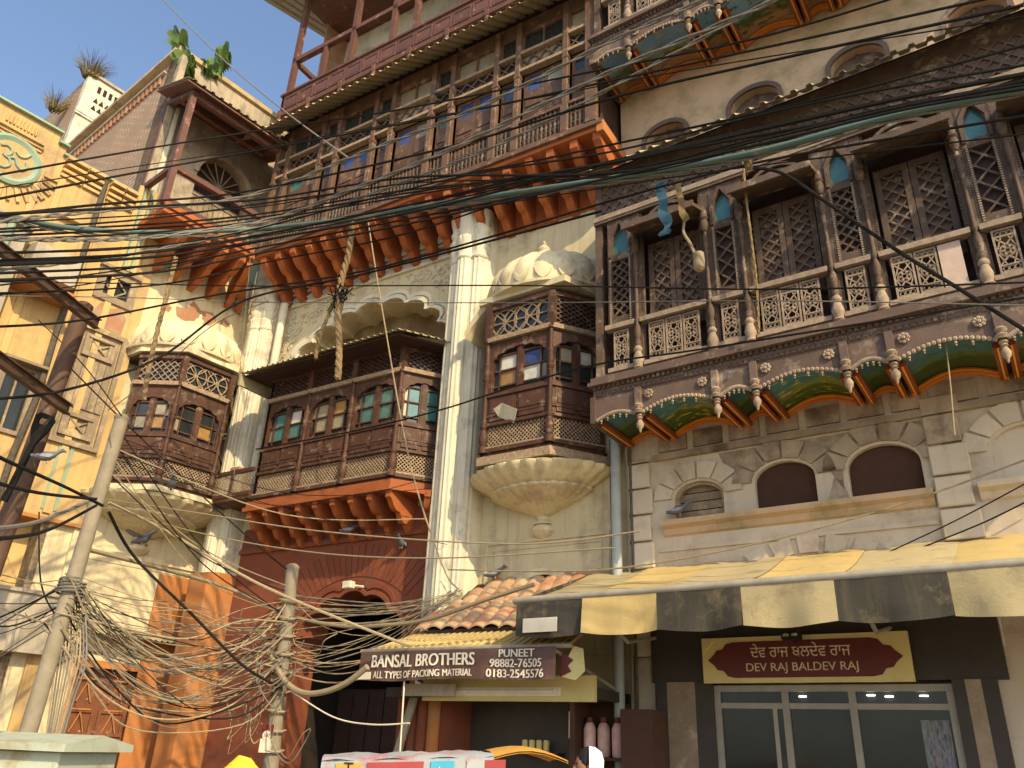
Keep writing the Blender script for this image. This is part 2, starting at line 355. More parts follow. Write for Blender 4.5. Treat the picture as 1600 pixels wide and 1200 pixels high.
def cluster(x0, x1, p, z0, z1, zc, name):              # clustered column with fluted shafts and a stacked capital
    w_ = x1-x0; m = MB(); poly = []
    cs = [(x0+w_*.22, -p*.55, w_*.2), (x0+w_*.5, -p*.75, w_*.2), (x0+w_*.78, -p*.55, w_*.2)]
    poly = [(x1, .05), (x0, .05), (x0, -p*.3)]
    for cx, cy, r in cs:
        for i in range(13):
            a = pi+pi*i/12; rr = r*(1-.10*(i % 2)); poly.append((cx+rr*cos(a), cy+rr*sin(a)))
    poly.append((x1, -p*.3)); m.plan(poly, z0, zc); o = m.build(name, 'whitewash', H)
    c = MB()
    for cx, cy, r in cs:
        h = z1-zc; R_ = r*1.0
        c.lathe([(R_*1.02, 0), (R_*1.12, .03*h), (R_*1.0, .08*h), (R_*1.08, .16*h), (R_*1.2, .24*h), (R_*.98, .28*h), (R_*1.12, .34*h), (R_*1.24, .44*h), (R_*1.0, .48*h), (R_*1.05, .58*h), (R_*1.2, .64*h), (R_*1.02, .68*h), (R_*1.1, .8*h), (R_*1.3, .9*h), (R_*1.34, 1.0*h)], (cx, cy, zc), 32, petals=12, amp=[0, 0, .06, .1, .12, 0, .1, .12, 0, .05, .05, 0, .05, .06, .06])
    c.box(x0, x1, -p*.4, .05, zc, z1); c.build('capital', 'whitewash', o, True)
    f = MB()
    for i in range(9): f.box(x0+w_*(.05+.105*i), x0+w_*(.05+.105*i)+.018, -p*.98, -p*.3, zc-.06, zc-.04)
    return o
cluster(4.86, 5.52, .42, 0, 9.1, 8.25, 'pillar')
cl = cluster(.36, .92, .38, 3.9, 9.0, 8.2, 'pillar')
MB().plan([(.30, .02), (.30, -.34), (.45, -.44), (.85, -.44), (1.0, -.34), (1.0, .02)], 0, 3.9).box(.26, 1.04, -.46, .02, 2.55, 2.62).build('painted_pier', 'orangewall', cl)
MB().tube([(1.12, -.16, 4.9), (1.12, -.16, 8.7)], .07, 10).build('rain_pipe', 'whitewash', cl, True)
# brick-red lower wall with voussoirs
DO2 = [(2.4, .0), (4.6, .0)] + foil(2.4, 4.6, 2.55, 3.52, 7, .06, 5)[::-1]
red = MB().plate(rect(1.02, 4.88, .0, 4.62), [[(a, b+.01) for a, b in DO2]], -.035, .49).build('red_wall', 'redwall', H)
for off, y0 in ((0, -.075), (.10, -.06)):
    o1 = foil(2.4-off-.06, 4.6+off+.06, 2.5, 3.52+off+.06, 7, .06, 5); i1 = foil(2.4-off, 4.6+off, 2.5, 3.52+off, 7, .06, 5)
    MB().prism(o1+i1[::-1], y0, -.03).build('arch_moulding', 'redwall', red)
for i in range(46):                                  # rubbed-brick voussoirs above the door arch
    a = pi*(i+.5)/46; ca, sa = cos(a), sin(a); da = pi/46*.44
    def pt(r1, r2, aa): return (3.5-r1*cos(aa), 2.55+r2*sin(aa))
    q = [pt(1.33, 1.17, a-da), pt(1.33, 1.17, a+da), pt(1.9, 1.62, a+da*.95), pt(1.9, 1.62, a-da*.95)]
    if min(x for x, z in q) < 1.06 or max(x for x, z in q) > 4.86: continue
    MB().prism(q, -.045, -.034).build('voussoir', 'redwall', red)
MB().box(1.02, 4.88, -.08, -.03, 4.22, 4.28).box(1.02, 4.88, -.06, -.03, 4.28, 4.31).build('string_course', 'redwall', red)
# ---- centre bay
CB = [(1.70, -.57), (4.40, -.57), (4.82, .0)]
beam = MB().plan([(1.62, -.60), (4.42, -.60), (4.86, -.02), (4.86, .02), (1.62, .02)], 4.76, 4.86).plan([(1.60, -.64), (4.44, -.64), (4.9, -.03), (4.9, .02), (1.60, .02)], 4.70, 4.76).build('bracket_beam', 'orange', H)
cb0 = corbel_mb(.60, .5, .085).build('corbel', 'orange', beam)
for i, x in enumerate([1.72+.335*k for k in range(9)]):
    (cb0 if i == 0 else inst(cb0)).location = (x, 0, 4.70)
c9 = inst(cb0, (4.62, .0, 4.70), radians(36)); c9.scale = (1, .8, 1)
plan = split(CB[0], CB[1], 3)+[CB[2]]
BAY = bay(H, plan, (4.90, 5.29, 5.68, 6.36, 6.50, 6.9), [['gteal', 'gteal', 'gteal', 'gwhite'], ['gfrost', 'gfrost', 'gfrost', 'gamber'], ['gteal', 'gteal', 'gteal', 'gteal'], ['gteal', 'gteal']], [2, 2, 2, 2], .45)
MB().box(1.68, 1.74, -.57, .4, 4.9, 6.9).build('bay_side', 'wood', BAY)
sh = MB(); corrug(sh, (1.55, -.30, 7.16), (4.42, -.30, 7.16), (1.36, -1.0, 6.9), (4.62, -1.0, 6.9)); corrug(sh, (4.42, -.30, 7.16), (4.8, .06, 7.16), (4.62, -1.0, 6.9), (5.14, -.22, 6.9))
sh.box(1.38, 1.42, -1.0, -.3, 6.70, 6.9); sh.build('tin_awning', 'tin', H)
MB().plan([(1.45, -.93), (4.57, -.93), (5.0, -.2), (4.8, 0), (1.5, 0)], 6.86, 6.89).build('awning_board', 'darkwood', H)
# ---- right bay with dome and lotus
RB = [(5.55, -.1), (5.93, -.66), (6.89, -.68), (7.33, -.1)]
B2 = bay(H, RB, (4.95, 5.32, 5.73, 6.38, 6.53, 7.04), [['gfrost', 'gfrost'], ['gamber', 'gwhite', 'gwhite', 'gblue'], ['gdark', 'gfrost', 'gdark', 'gwhite']], [2, 1, 2], .35)
MB().plan([(5.47, .0), (5.88, -.72), (6.93, -.74), (7.42, .0)], 4.78, 4.89).build('bay_sill', 'worn', B2)
pp = MB(Matrix.Translation((6.30, -.70, 5.42))@Matrix.Rotation(.5, 4, 'Y')@Matrix.Rotation(.4, 4, 'X')); pp.box(-.12, .14, -.02, -.012, -.08, .10)
pp.add([(-.12, -.02, -.08), (-.2, -.06, 0), (-.12, -.02, .1)], [(0, 1, 2)]); pp.build('paper_sheet', 'whitewash', B2)
lotus(H, (6.45, 0), .98, 4.72, 30, .82)
dome(H, (6.47, 0), .92, .80, 7.2, 7.98)
hd = MB(); n = 14; vs = []                             # curved plaster cheek below the hood
for i in range(n+1):
    t = i/n; x = 5.5+.40*sin(t*pi/2); z = 6.72+.46*sin(t*pi/2)**.8
    vs += [(x, 0, z), (x, -.62, z), (x-.0, 0, z+.06+.02*(1-t)), (x, -.66, z+.06)]
fs = []
for i in range(n):
    o = i*4; fs += [(o, o+4, o+5, o+1), (o+2, o+3, o+7, o+6), (o+1, o+5, o+7, o+3)]
hd.add(vs, fs); hd.plan([(5.55, 0), (5.75, -.7), (7.1, -.74), (7.4, 0)], 7.12, 7.21); hd.build('hood_cheek', 'plaster', H, True)
# panel moulding and fanlight below
MB().plate(rect(5.62, 7.35, 2.6, 4.0), [rect(5.66, 7.31, 2.64, 3.96)], -.022, 0).plate(rect(5.72, 7.25, 2.6, 3.9), [rect(5.74, 7.23, 2.62, 3.88)], -.012, 0).build('panel_moulding', 'plaster', H)
fa = [(6.47-.55*cos(pi*i/16), 3.12+.50*sin(pi*i/16)) for i in range(17)]; fb = [(6.47-.47*cos(pi*i/16), 3.12+.42*sin(pi*i/16)) for i in range(17)]
MB().prism(fa+fb[::-1], -.05, .0).build('fanlight_surround', 'plaster', H)
MB().prism(fb, -.016, -.004).build('fanlight', 'dark', H)
MB().tube([(7.5, -.06, 4.8), (7.5, -.06, 9.3)], .02, 6).build('conduit', 'whitewash', H, True)
# ---- upper gallery
GZ = 9.43; PX = [.93]
gal = MB().box(.93, 7.66, -.84, .4, GZ, GZ+.09).box(.9, 7.70, -.88, -.70, GZ-.03, GZ+.02).build('upper_gallery', 'woodgal', H)
ob = MB().box(.9, 7.68, -.83, .02, GZ-.10, GZ-.03).box(.9, 7.68, -.02, .02, 8.72, GZ-.1).build('orange_soffit', 'orange', gal)
c0 = corbel_mb(.80, .66, .115, .13).build('corbel', 'orange', gal); c0.location = (1.12, 0, GZ-.10)
for i in range(1, 19): inst(c0, (1.12+i*.36+random.uniform(-.012, .012), 0, GZ-.10), random.uniform(-.03, .03))
c0.parent = gal
MB().box(7.62, 7.72, -.86, .02, GZ-.16, GZ+.02).build('end_board', 'orangewall', gal)
posts = [7.5, 7.1, 6.27, 5.87, 5.02, 4.62, 3.77, 3.37, 2.52, 2.12, 1.27, .97]
p0_ = MB().box(-.045, .045, -.045, .045, 0, 2.6).box(-.06, .06, -.055, .055, 0, .5).box(-.055, .055, -.055, .055, 1.42, 1.48).build('post', 'woodgal', gal, bevel=.006)
p0_.location = (posts[0], -.79, GZ+.09)
for x in posts[1:]: inst(p0_, (x, -.79, GZ+.09))
MB().box(7.44, 7.60, -.85, -.70, GZ+.09, 12.1).build('corner_post', 'woodgal', gal)
MB().box(7.55, 7.60, -.75, .3, GZ, 12.1).box(.93, 7.6, .1, .15, GZ, 12.2).build('gallery_wall', 'darkwood', gal)
bl = MB(); bl.lathe([(.014, 0), (.014, .06), (.022, .07), (.022, .09), (.012, .1), (.02, .2), (.012, .3), (.02, .31), (.012, .33), (.012, .48)], (0, 0, 0), 6); bl.ball((0, 0, .22), .03, 6, 4, sy=.4); bl.ball((.033, 0, .30), .02, 6, 4, sy=.4); bl.ball((-.033, 0, .14), .02, 6, 4, sy=.4)
bl = bl.build('baluster', 'carved', gal, True); first = True
for a, b in zip(posts[1:], posts):
    w_ = b-a; n = max(3, round((w_-.1)/.075))
    for i in range(n):
        x = a+.06+(w_-.12)*(i+.5)/n
        if first: bl.location = (x, -.80, GZ+.1); first = False
        else: inst(bl, (x, -.80, GZ+.1))
    M = Matrix.Translation((0, 0, 0)); m = MB()
    m.box(a, b, -.83, -.77, GZ+.58, GZ+.63).build('handrail', 'woodgal', gal); MB().box(a, b, -.82, -.78, GZ+.1, GZ+.125).build('bottom_rail', 'woodgal', gal)
    wide = w_ > .6
    g = MB()                                         # door leaves
    xs = [a+.05, (a+b)/2, b-.05] if wide else [a+.05, b-.05]
    for l, r in zip(xs, xs[1:]):
        g.plate(rect(l+.004, r-.004, GZ+.1, 11.06), [rect(l+.06, r-.06, 10.72, 11.0)], -.70, -.66)
        for k in (GZ+.72, GZ+.98): g.box(l+.05, r-.05, -.715, -.70, k, k+.2)
        for k in range(4): g.bar((l+.06, -.718, GZ+.72+.05*k), (r-.06, -.718, GZ+.76+.05*k), .008, .006)
        MB().box(l+.06, r-.06, -.69, -.684, 10.72, 11.0).build('pane', random.choice(['gblue', 'gblue', 'gteal', 'gfrost', 'gdark']), gal)
    g.build('door_leaf', 'woodgal', gal)
    for zz in (11.06, 11.42): MB().box(a, b, -.83, -.72, zz, zz+.055).build('worn_ledge', 'worn', gal)
    t = MB(); lattice(t, a+.05, b-.05, 11.12, 11.42, -.76, .22, .02, .02, 0); t.build('transom_lattice', 'woodgal', gal)
    MB().box(a, b, -.735, -.728, 11.12, 11.42).build('transom_glass', random.choice(['gdark', 'gdark', 'gfrost']), gal)
    k = MB().plate(rect(a, b, 11.47, 12.2), [rect(a+.07, b-.07, 11.54, 11.88)], -.77, -.73)
    if wide: k.box((a+b)/2-.015, (a+b)/2+.015, -.765, -.735, 11.5, 11.9)
    k.build('top_light', 'woodgal', gal)
    MB().box(a, b, -.728, -.722, 11.5, 11.9).build('pane', random.choice(['gdark', 'gdark', 'gfrost']), gal)
MB().box(0.0, .96, .0, .3, 9.42, 13.3).build('corner_wall', 'weathered' if 'weathered' in MATS else 'plaster', H)
# tin eave
te = MB(); corrug(te, (.2, -.70, 12.38), (7.75, -.70, 12.38), (.2, -1.28, 11.93), (7.75, -1.28, 11.93), .17, .03); te.build('tin_eave', 'tin', H)
MB().box(.9, 7.7, -.9, .3, 12.38, 12.46).build('eave_board', 'darkwood', H)
# ---- top balcony
tb = MB().box(.95, 9.2, -.93, .3, 12.5, 12.6).build('top_balcony', 'brownpaint', H)
MB().box(.95, 9.2, -.97, -.92, 12.5, 13.03).box(.9, 9.2, -1.0, -.9, 13.0, 13.05).box(.93, 9.2, -.985, -.92, 12.48, 12.53).box(.93, .99, -.97, .3, 12.5, 13.03).build('fascia', 'brownpaint', tb)
x = 1.0; pn = MB().plate(rect(0, .36, 0, .3), [rect(.03, .33, .03, .27)], -.985, -.97).box(.05, .31, -.978, -.97, .05, .25).build('fascia_panel', 'brownpaint', tb); pn.location = (1.03, 0, 12.62)
for i in range(1, 19): inst(pn, (1.03+i*.40, 0, 12.62))
pd = MB().box(-.035, .035, -.035, .035, 0, .16).lathe([(.035, 0), (.03, -.03), (.05, -.06), (.045, -.1), (.02, -.13), (.028, -.15), (.006, -.2)], (0, 0, 0), 10).build('pendant', 'brownpaint', tb, True); pd.location = (.97, -.98, 12.44)
pd2 = inst(pd, (1.73, -.98, 12.44)); MATS['pale'] = mat('pale', (.55, .42, .33), (.45, .33, .26), 10)
for i in range(1, 8): inst(pd, (1.73+i*.8, -.98, 12.44))
bk = MB().side([(-.95, 0), (-.95, -.12), (-.8, -.17), (-.1, -.4), (0, -.42), (0, 0)], -.05, .05).build('floor_bracket', 'brownpaint', tb); bk.location = (1.85, .0, 12.5)
for i in range(1, 5): inst(bk, (1.85+i*1.6, 0, 12.5))
pst = MB().box(-.05, .05, -.05, .05, 0, 2.75).build('post', 'brownpaint', tb); pst.location = (1.05, -.92, 13.02)
for x in (2.62, 3.62, 4.15, 5.2, 6.2, 7.4, 8.6): inst(pst, (x, -.92, 13.02))
mp = MB().box(-.04, .04, -.04, .04, 0, .92).build('mid_post', 'brownpaint', tb); mp.location = (1.9, -.92, 13.02)
MB().box(1.0, 9.2, -.97, -.87, 13.88, 13.98).box(1.0, 1.08, -.92, .3, 13.88, 13.98).box(.98, 9.2, -.99, -.85, 15.7, 15.82).build('handrail', 'brownpaint', tb)
MB().box(3.62, 5.2, -.95, -.89, 14.7, 14.78).build('window_rail', 'brownpaint', tb)
MB().box(4.2, 5.15, -.93, -.92, 13.98, 15.7).build('pane', 'gteal', tb)
tw = MB().plate(rect(1.0, 9.2, 12.5, 16), [rect(2.2, 3.4, 13.0, 14.6), rect(5.5, 6.6, 13.0, 15.0)], .3, .6).build('top_wall', 'whitewash', tb)
MB().box(2.0, 7, .6, .65, 12.8, 15.2).build('opening', 'dark', tb)
MB().box(2.2, 3.4, .28, .33, 13.9, 13.98).box(2.76, 2.82, .28, .33, 13.0, 14.6).build('window_bar', 'brownpaint', tb)
mat('brick', (.38, .20, .11), (.30, .15, .09), 12, .9, .4, 30, (.34, .29, .21), 3, .5)
MB().box(.98, 1.02, -.3, .5, 12.6, 15.7).build('end_wall', 'brick', tb)
MB().box(.93, 9.2, -.9, .6, 15.66, 15.70).build('ceiling', 'brownpaint', tb)
tr = MB(); corrug(tr, (.1, .6, 16.5), (9.4, .6, 16.5), (.1, -1.55, 15.75), (9.4, -1.55, 15.75), .17, .03); tr.build('tin_roof', 'tin', tb)
# body of the house behind its front
MB().box(.02, 7.6, .6, 8, 3.75, 12.4).box(.02, 7.6, 3.6, 8, 0, 3.74).box(1.05, 9.1, .66, 8, 12.42, 15.9).build('house_body', 'brick', H)
# ================================================================== SIDE WING (left of the inner corner, at a right angle)
LF = Matrix.Rotation(radians(82.67), 4, 'Z')          # x runs along the wall to the corner at 0, y into the wall

mat('greywood', (.30, .23, .15), (.20, .15, .10), 8, .85, .5, 45, (.48, .38, .23), 4, .4, ((.12, .09, .06), .5))
mat('doorwood', (.20, .075, .032), (.13, .05, .024), 6, .6, .4, 40, (.28, .14, .07), 4, .3)
def brickmat(name, c1, c2, mort, sx=1.0, horiz=(1, 1)):
    m = mat(name, c1, c2, 9, .9, .3, 30); t = m.node_tree; N, L = t.nodes, t.links
    b = N['Principled BSDF']; g = N.new('ShaderNodeNewGeometry'); sep = N.new('ShaderNodeSeparateXYZ'); L.new(g.outputs['Position'], sep.inputs[0])
    ad = N.new('ShaderNodeMath'); ad.operation = 'ADD'; L.new(sep.outputs[0], ad.inputs[0]); L.new(sep.outputs[1], ad.inputs[1])
    cb = N.new('ShaderNodeCombineXYZ'); L.new(ad.outputs[0], cb.inputs[0]); L.new(sep.outputs[2], cb.inputs[1])
    bt = N.new('ShaderNodeTexBrick'); bt.inputs['Scale'].default_value = 1; bt.inputs['Brick Width'].default_value = .26; bt.inputs['Row Height'].default_value = .085; bt.inputs['Mortar Size'].default_value = .016
    L.new(cb.outputs[0], bt.inputs['Vector']); nz = N.new('ShaderNodeTexNoise'); nz.inputs['Scale'].default_value = 1.3; nz.inputs['Detail'].default_value = 7; L.new(g.outputs['Position'], nz.inputs['Vector'])
    bt.inputs['Color1'].default_value = (*c1, 1); bt.inputs['Color2'].default_value = (*c2, 1); bt.inputs['Mortar'].default_value = (*mort, 1)
    mx = N.new('ShaderNodeMix'); mx.data_type = 'RGBA'; mr = N.new('ShaderNodeMapRange'); mr.inputs[1].default_value = .42; mr.inputs[2].default_value = .62
    L.new(nz.outputs[0], mr.inputs[0]); L.new(mr.outputs[0], mx.inputs[0]); L.new(bt.outputs[0], mx.inputs[6]); mx.inputs[7].default_value = (*[(p+q)/2*.8 for p, q in zip(c1, mort)], 1)
    L.new(mx.outputs[2], b.inputs['Base Color'])
    bp = N.new('ShaderNodeBump'); bp.inputs['Strength'].default_value = .7; bp.inputs['Distance'].default_value = .015; bp.invert = True; L.new(bt.outputs['Fac'], bp.inputs['Height']); L.new(bp.outputs[0], b.inputs['Normal'])
    return m
brickmat('brickwall', (.40, .20, .11), (.26, .17, .12), (.46, .40, .30))
W = tag(empty('side_wing', LF), 'narrow cream side wing with domed timber bay below a steel-framed open porch', 'building')
wl = MB().plate(rect(-2.5, 0, 0, 9.42), [rect(-1.5, -.10, .02, 2.45)], 0, .4, False).build('wall', 'plaster', W)
MB().box(-2.5, 0, .4, .5, 0, 9.4).build('house_core', 'dark', W)
MB().box(-1.9, 0, -.035, 0, 4.03, 4.09).box(-1.9, 0, -.02, 0, 4.09, 4.12).build('string_course', 'plaster', wl)
MB().plate(rect(-1.8, -.12, 2.98, 3.96), [rect(-1.76, -.16, 3.02, 3.92)], -.012, 0).build('panel_moulding', 'plaster', wl)
for pts in ([(-1.35, 8.2), (-1.1, 8.15), (-.75, 8.28), (-.62, 8.42), (-.72, 8.56), (-.95, 8.5), (-1.12, 8.62), (-1.2, 8.42), (-1.4, 8.36)], [(-1.62, 8.22), (-1.5, 8.2), (-1.46, 8.3), (-1.58, 8.36)], [(-.55, 8.42), (-.4, 8.4), (-.36, 8.5), (-.5, 8.56)]):
    MB().prism(pts, -.006, -.001).build('bare_brick_patch', 'brick', wl)
WB = [(-1.94, -.42), (-1.49, -1.0), (-.64, -1.0), (-.20, -.42)]
B3 = bay(W, WB, (5.0, 5.38, 5.73, 6.36, 6.58, 7.06), [['gfrost', 'gdark', 'gamber', 'gfrost'], ['gdark', 'gdark', 'gamber', 'gdark'], ['gdark', 'gdark']], [0, 1, 0], 0)
MB().plan([(-2.0, -.40), (-1.52, -1.06), (-.60, -1.06), (-.12, -.40), (-.1, 0), (-2.0, 0)], 4.86, 4.94).build('bay_sill', 'plaster', B3)
lotus(W, (-1.06, 0), 1.08, 4.83, 28, .97)
dome(W, (-1.06, 0), 1.0, 1.10, 7.22, 7.98, 20)
MB().plan([(-2.02, 0), (-1.98, -.45), (-1.52, -1.08), (-.60, -1.08), (-.14, -.45), (-.1, 0)], 7.12, 7.23).build('hood_slab', 'plaster', W)
# connecting balcony rail in the corner
cr = MB().box(.74, 1.66, -.62, -.57, 5.36, 5.42).box(.74, 1.66, -.63, -.56, 4.98, 5.04).box(.74, 1.66, -.62, .02, 4.92, 4.98).box(1.18, 1.23, -.62, -.58, 5.04, 5.36).build('corner_balcony', 'wood', H)
j = MB(); lattice(j, .76, 1.64, 5.05, 5.35, -.6, .055, .011, .014, 0); j.build('lattice_panel', 'worn', cr)
MB().box(1.12, 1.32, -.62, -.42, 5.425, 5.47).build('loose_brick', 'brick', cr)
# orange brackets and porch floor
pf = MB().box(-2.45, -.72, -1.05, 0, 9.30, 9.42).box(-2.47, -.78, -1.09, -.95, 9.38, 9.47).build('porch_floor', 'orange', W)
c0 = corbel_mb(1.0, .55, .10, .12).build('corbel', 'orange', pf); c0.location = (-1.95, 0, 9.30)
for x, r in ((-1.6, 0), (-1.25, 0), (-.9, 0), (-.5, -.25), (-.25, -.5)): inst(c0, (x, 0, 9.30), r)
pc = MB()
for a, b in (((-2.47, -1.03, 9.42), (-2.47, -1.03, 11.75)), ((-2.47, -.06, 9.42), (-2.47, -.06, 12.1))): pc.bar(a, b, .1, .1, (0, 1, 0))
pc.build('steel_post', 'brownpaint', W)
for a, b in (((-2.47, -1.03, 10.18), (-.75, -1.03, 10.18)), ((-2.47, -1.03, 10.18), (-2.47, 0, 10.18)), ((-2.5, -1.03, 11.75), (-.7, -1.03, 11.75)), ((-2.47, -1.1, 11.78), (-2.47, 0, 12.12)), ((-2.5, -.5, 11.97), (-.7, -.5, 11.97)), ((-2.5, -1.03, 9.52), (-.75, -1.03, 9.52))):
    MB().bar(a, b, .09, .09, (0, .2, 1) if a[0] == b[0] else (0, 1, 0)).build('steel_rail', 'brownpaint', W)
r = MB(); corrug(r, (-2.72, 0, 12.34), (-.3, 0, 12.34), (-2.72, -1.25, 11.86), (-.3, -1.25, 11.86), .17, .03); r.build('porch_roof', 'tin', W)
MB().side([(0, 12.30), (-1.22, 11.83), (-1.22, 11.80), (0, 12.27)], -2.7, -.3).build('roof_lining', 'brownpaint', W)
MB().tube([(-2.3, -.08, 9.4), (-2.3, -.08, 12.1)], .06, 8).build('rain_pipe', 'whitewash', W, True)
AW = [(-1.62, 9.45), (-.55, 9.45)]+[(-1.085+.535*cos(pi*i/14), 11.15+.55*sin(pi*i/14)) for i in range(15)]
pw = MB().plate(rect(-2.5, 0, 9.42, 13.42), [AW], 0, .35, False).build('porch_wall', 'weathered', W)
ro = [(-1.085+.62*cos(pi*i/14), 11.15+.64*sin(pi*i/14)) for i in range(15)]; ri_ = [(-1.085+.535*cos(pi*i/14), 11.15+.55*sin(pi*i/14)) for i in range(15)]
MB().prism(ro+ri_[::-1], -.04, 0).build('arch_moulding', 'weathered', pw)
for i in range(10): MB().box(-1.61+i*.105, -1.515+i*.105, .12, .15, 9.45, 10.75).build('shutter_board', 'greywood', pw)
fn = MB()
for i in range(1, 8): a = pi*i/8; fn.bar((-1.085, .12, 11.15), (-1.085+.53*cos(a), .12, 11.15+.54*sin(a)), .02, .02)
fn.box(-1.62, -.55, .1, .14, 11.1, 11.16).box(-1.62, -.55, .1, .14, 10.75, 10.82); fn.build('fanlight_bars', 'greywood', pw)
MB().box(-1.62, -.55, .2, .22, 9.45, 11.75).build('fanlight', 'darkwood', pw)
for i in range(12): MB().box(-1.58+i*.085, -1.56+i*.085, .1, .13, 10.82, 11.1).build('window_bar', 'dark', pw)
MB().box(-.35, -.02, -.012, -.002, 9.5, 10.5).build('teal_wash', 'tealpaint', pw)
MB().box(-2.5, -2.38, -.14, 0, 9.42, 13.3).build('corner_quoin', 'weathered', pw)
mat('coping', (.45, .34, .17), (.35, .26, .13), 5, .9, .4, 30, (.2, .17, .12), 3, .4)
MB().box(-2.56, .9, -.06, .4, 13.42, 13.52).build('coping', 'coping', W)
MB().box(-2.5, -2.4, 0, 7.2, 0, 13.38).build('brick_wall', 'brickwall', W)
MB().box(-2.62, -2.3, .0, 7.2, 13.38, 13.46).box(-2.56, -2.4, .36, 7.2, 13.1, 13.14).build('brick_coping', 'weathered', W)
for i in range(40): MB().box(-2.54, -2.5, .5+i*.16, .58+i*.16, 12.9, 13.1).build('dentil', 'brick', W)
MB().box(-2.4, .9, 3, 7.2, 0, 13.3).build('house_body', 'brickwall', W)
# street door under its tin strip
tn = MB(); corrug(tn, (-1.62, 0, 3.02), (0.05, 0, 3.02), (-1.62, -.34, 2.88), (0.05, -.34, 2.88), .09, .018); tn.build('tin_strip', 'tin', W)
dr = MB().box(-1.5, -.1, .14, .19, .02, 2.45).build('door', 'doorwood', W)
for k in range(3):
    a = -1.46+k*.46
    for z in (.3, .72, 1.14, 1.56): MB().plate(rect(a, a+.4, z, z+.34), [rect(a+.04, a+.36, z+.04, z+.30)], .115, .14).build('door_panel', 'doorwood', dr); 
    for z in (1.16, 1.6, 2.0):
        MB().bar((a+.1, .11, z), (a+.2, .11, z+.26), .016, .012).bar((a+.3, .11, z), (a+.2, .11, z+.26), .016, .012).box(a+.06, a+.34, .105, .13, z+.29, z+.31).build('door_moulding', 'orangewall', dr)
for i in range(5):
    for k in range(7): MB().ball((-1.4+k*.2, .135, .35+i*.42), .018, 6, 4).build('stud', 'worn', dr)
MB().box(-1.56, -1.5, -.02, .2, 0, 2.5).box(-.1, -.04, -.02, .2, 0, 2.5).box(-1.56, -.04, -.02, .2, 2.45, 2.55).build('door_frame', 'orangewall', W)
MB().box(-.62, 0, -.03, 0, 0, 3.9).build('painted_pier', 'orangewall', W)
# ================================================================== YELLOW HOUSE
Yb = tag(empty('yellow_house', LF), 'yellow plastered house with round religious medallion and teal-edged parapet', 'building')
TOP = [(-7.5, 4.35), (-1.96, 4.35), (-1.96, 9.95), (-3.78, 9.95), (-3.78, 10.12), (-3.92, 10.12), (-3.92, 10.30), (-7.5, 10.30)]
yw = MB().plate(TOP[::-1], [rect(-2.72, -2.2, 7.92, 8.36), rect(-2.76, -2.16, 5.5, 7.28), rect(-3.6, -3.2, 5.4, 6.3)], -.10, .3).build('wall', 'yellow', Yb)
MB().box(-7.5, -2.0, .3, 6, 0, 9.9).build('house_body', 'yellow', Yb)
def ledge(x0, x1, z0, z1, d, m='yellow'): MB().box(x0, x1, -.10-d, -.10, z0, z1).build('moulding', m, Yb)
for x0, x1, z in ((-7.5, -3.9, 10.3), (-3.92, -3.76, 10.12), (-3.8, -2.56, 9.95)): MB().box(x0, x1, -.17, .3, z, z+.035).build('parapet_edge', 'tealpaint', Yb)
for z, d in ((9.88, .1), (9.83, .06), (9.78, .03)): ledge(-7.5, -4.1, z, z+.05, d)
for x0, x1 in ((-3.75, -3.42), (-3.40, -3.14), (-3.02, -2.80), (-2.78, -2.58)):
    for z, d in ((9.86, .16), (9.76, .12), (9.66, .08), (9.58, .05)): ledge(x0, x1, z, z+.05, d)
for i in range(9): MB().box(-4.68+i*.052, -4.655+i*.052, -.13, -.10, 10.02, 10.18).build('dentil', 'yellow', Yb)
for x in (-4.05, -3.75, -3.0, -2.58): MB().box(x, x+.10, -.13, -.10, 4.4, 9.55).build('pilaster_strip', 'yellow', Yb)
for x in (-2.52, -2.40, -2.28): MB().tube([(x, -.13, 8.5), (x, -.13, 10.15)], .05, 8).build('corner_colonnette', 'yellow', Yb, True)
for x in (-2.46, -2.34): MB().box(x-.018, x+.018, -.19, -.12, 8.5, 10.18).build('teal_stripe', 'tealpaint', Yb)
for x in (-2.59, -2.42): MB().box(x-.025, x+.025, -.115, -.10, 4.45, 5.42).build('teal_stripe', 'tealpaint', Yb)
md = MB().lathe([(.42, 0), (.42, .05), (.37, .07), (.33, .05), (.30, .03), (.001, .03)], (0, 0, 0), 36)
md.v = [Vector((-4.43+p.x, -.10-p.z, 9.42+p.y)) for p in md.v]; md = md.build('medallion', 'tealpaint', Yb, True)
MB().lathe([(.305, 0), (.001, .001)], (0, 0, 0), 28).build('medallion_field', 'yellow', md); f_ = bpy.data.objects[-1] if False else COL.objects[-1]; f_.matrix_local = Matrix.Translation((-4.43, -.134, 9.42)) @ Matrix.Rotation(pi/2, 4, 'X')
om = [[(-.18, .13), (-.1, .17), (-.03, .12), (-.05, .04), (-.11, .01), (-.03, -.02), (0, -.1), (-.06, -.17), (-.15, -.17), (-.2, -.1)], [(-.05, .0), (.03, .03), (.08, -.05), (.15, -.09), (.2, -.02), (.17, .05)], [(.02, .14), (.08, .10), (.15, .13), (.19, .2)]]
for s_ in om:
    P_ = [Vector((-4.43+a*1.1, -.145, 9.42+b*1.1)) for a, b in s_]
    q = []
    for i in range(len(P_)-1):
        for k in range(4):
            t = k/4; p0 = P_[max(i-1, 0)]; p3 = P_[min(i+2, len(P_)-1)]; p1, p2 = P_[i], P_[i+1]
            q.append(.5*((2*p1)+(p2-p0)*t+(2*p0-5*p1+4*p2-p3)*t*t+(3*p1-p0-3*p2+p3)*t*t*t))
    MB().tube(q+[P_[-1]], .022, 6).build('emblem_stroke', 'tealpaint', md, True)
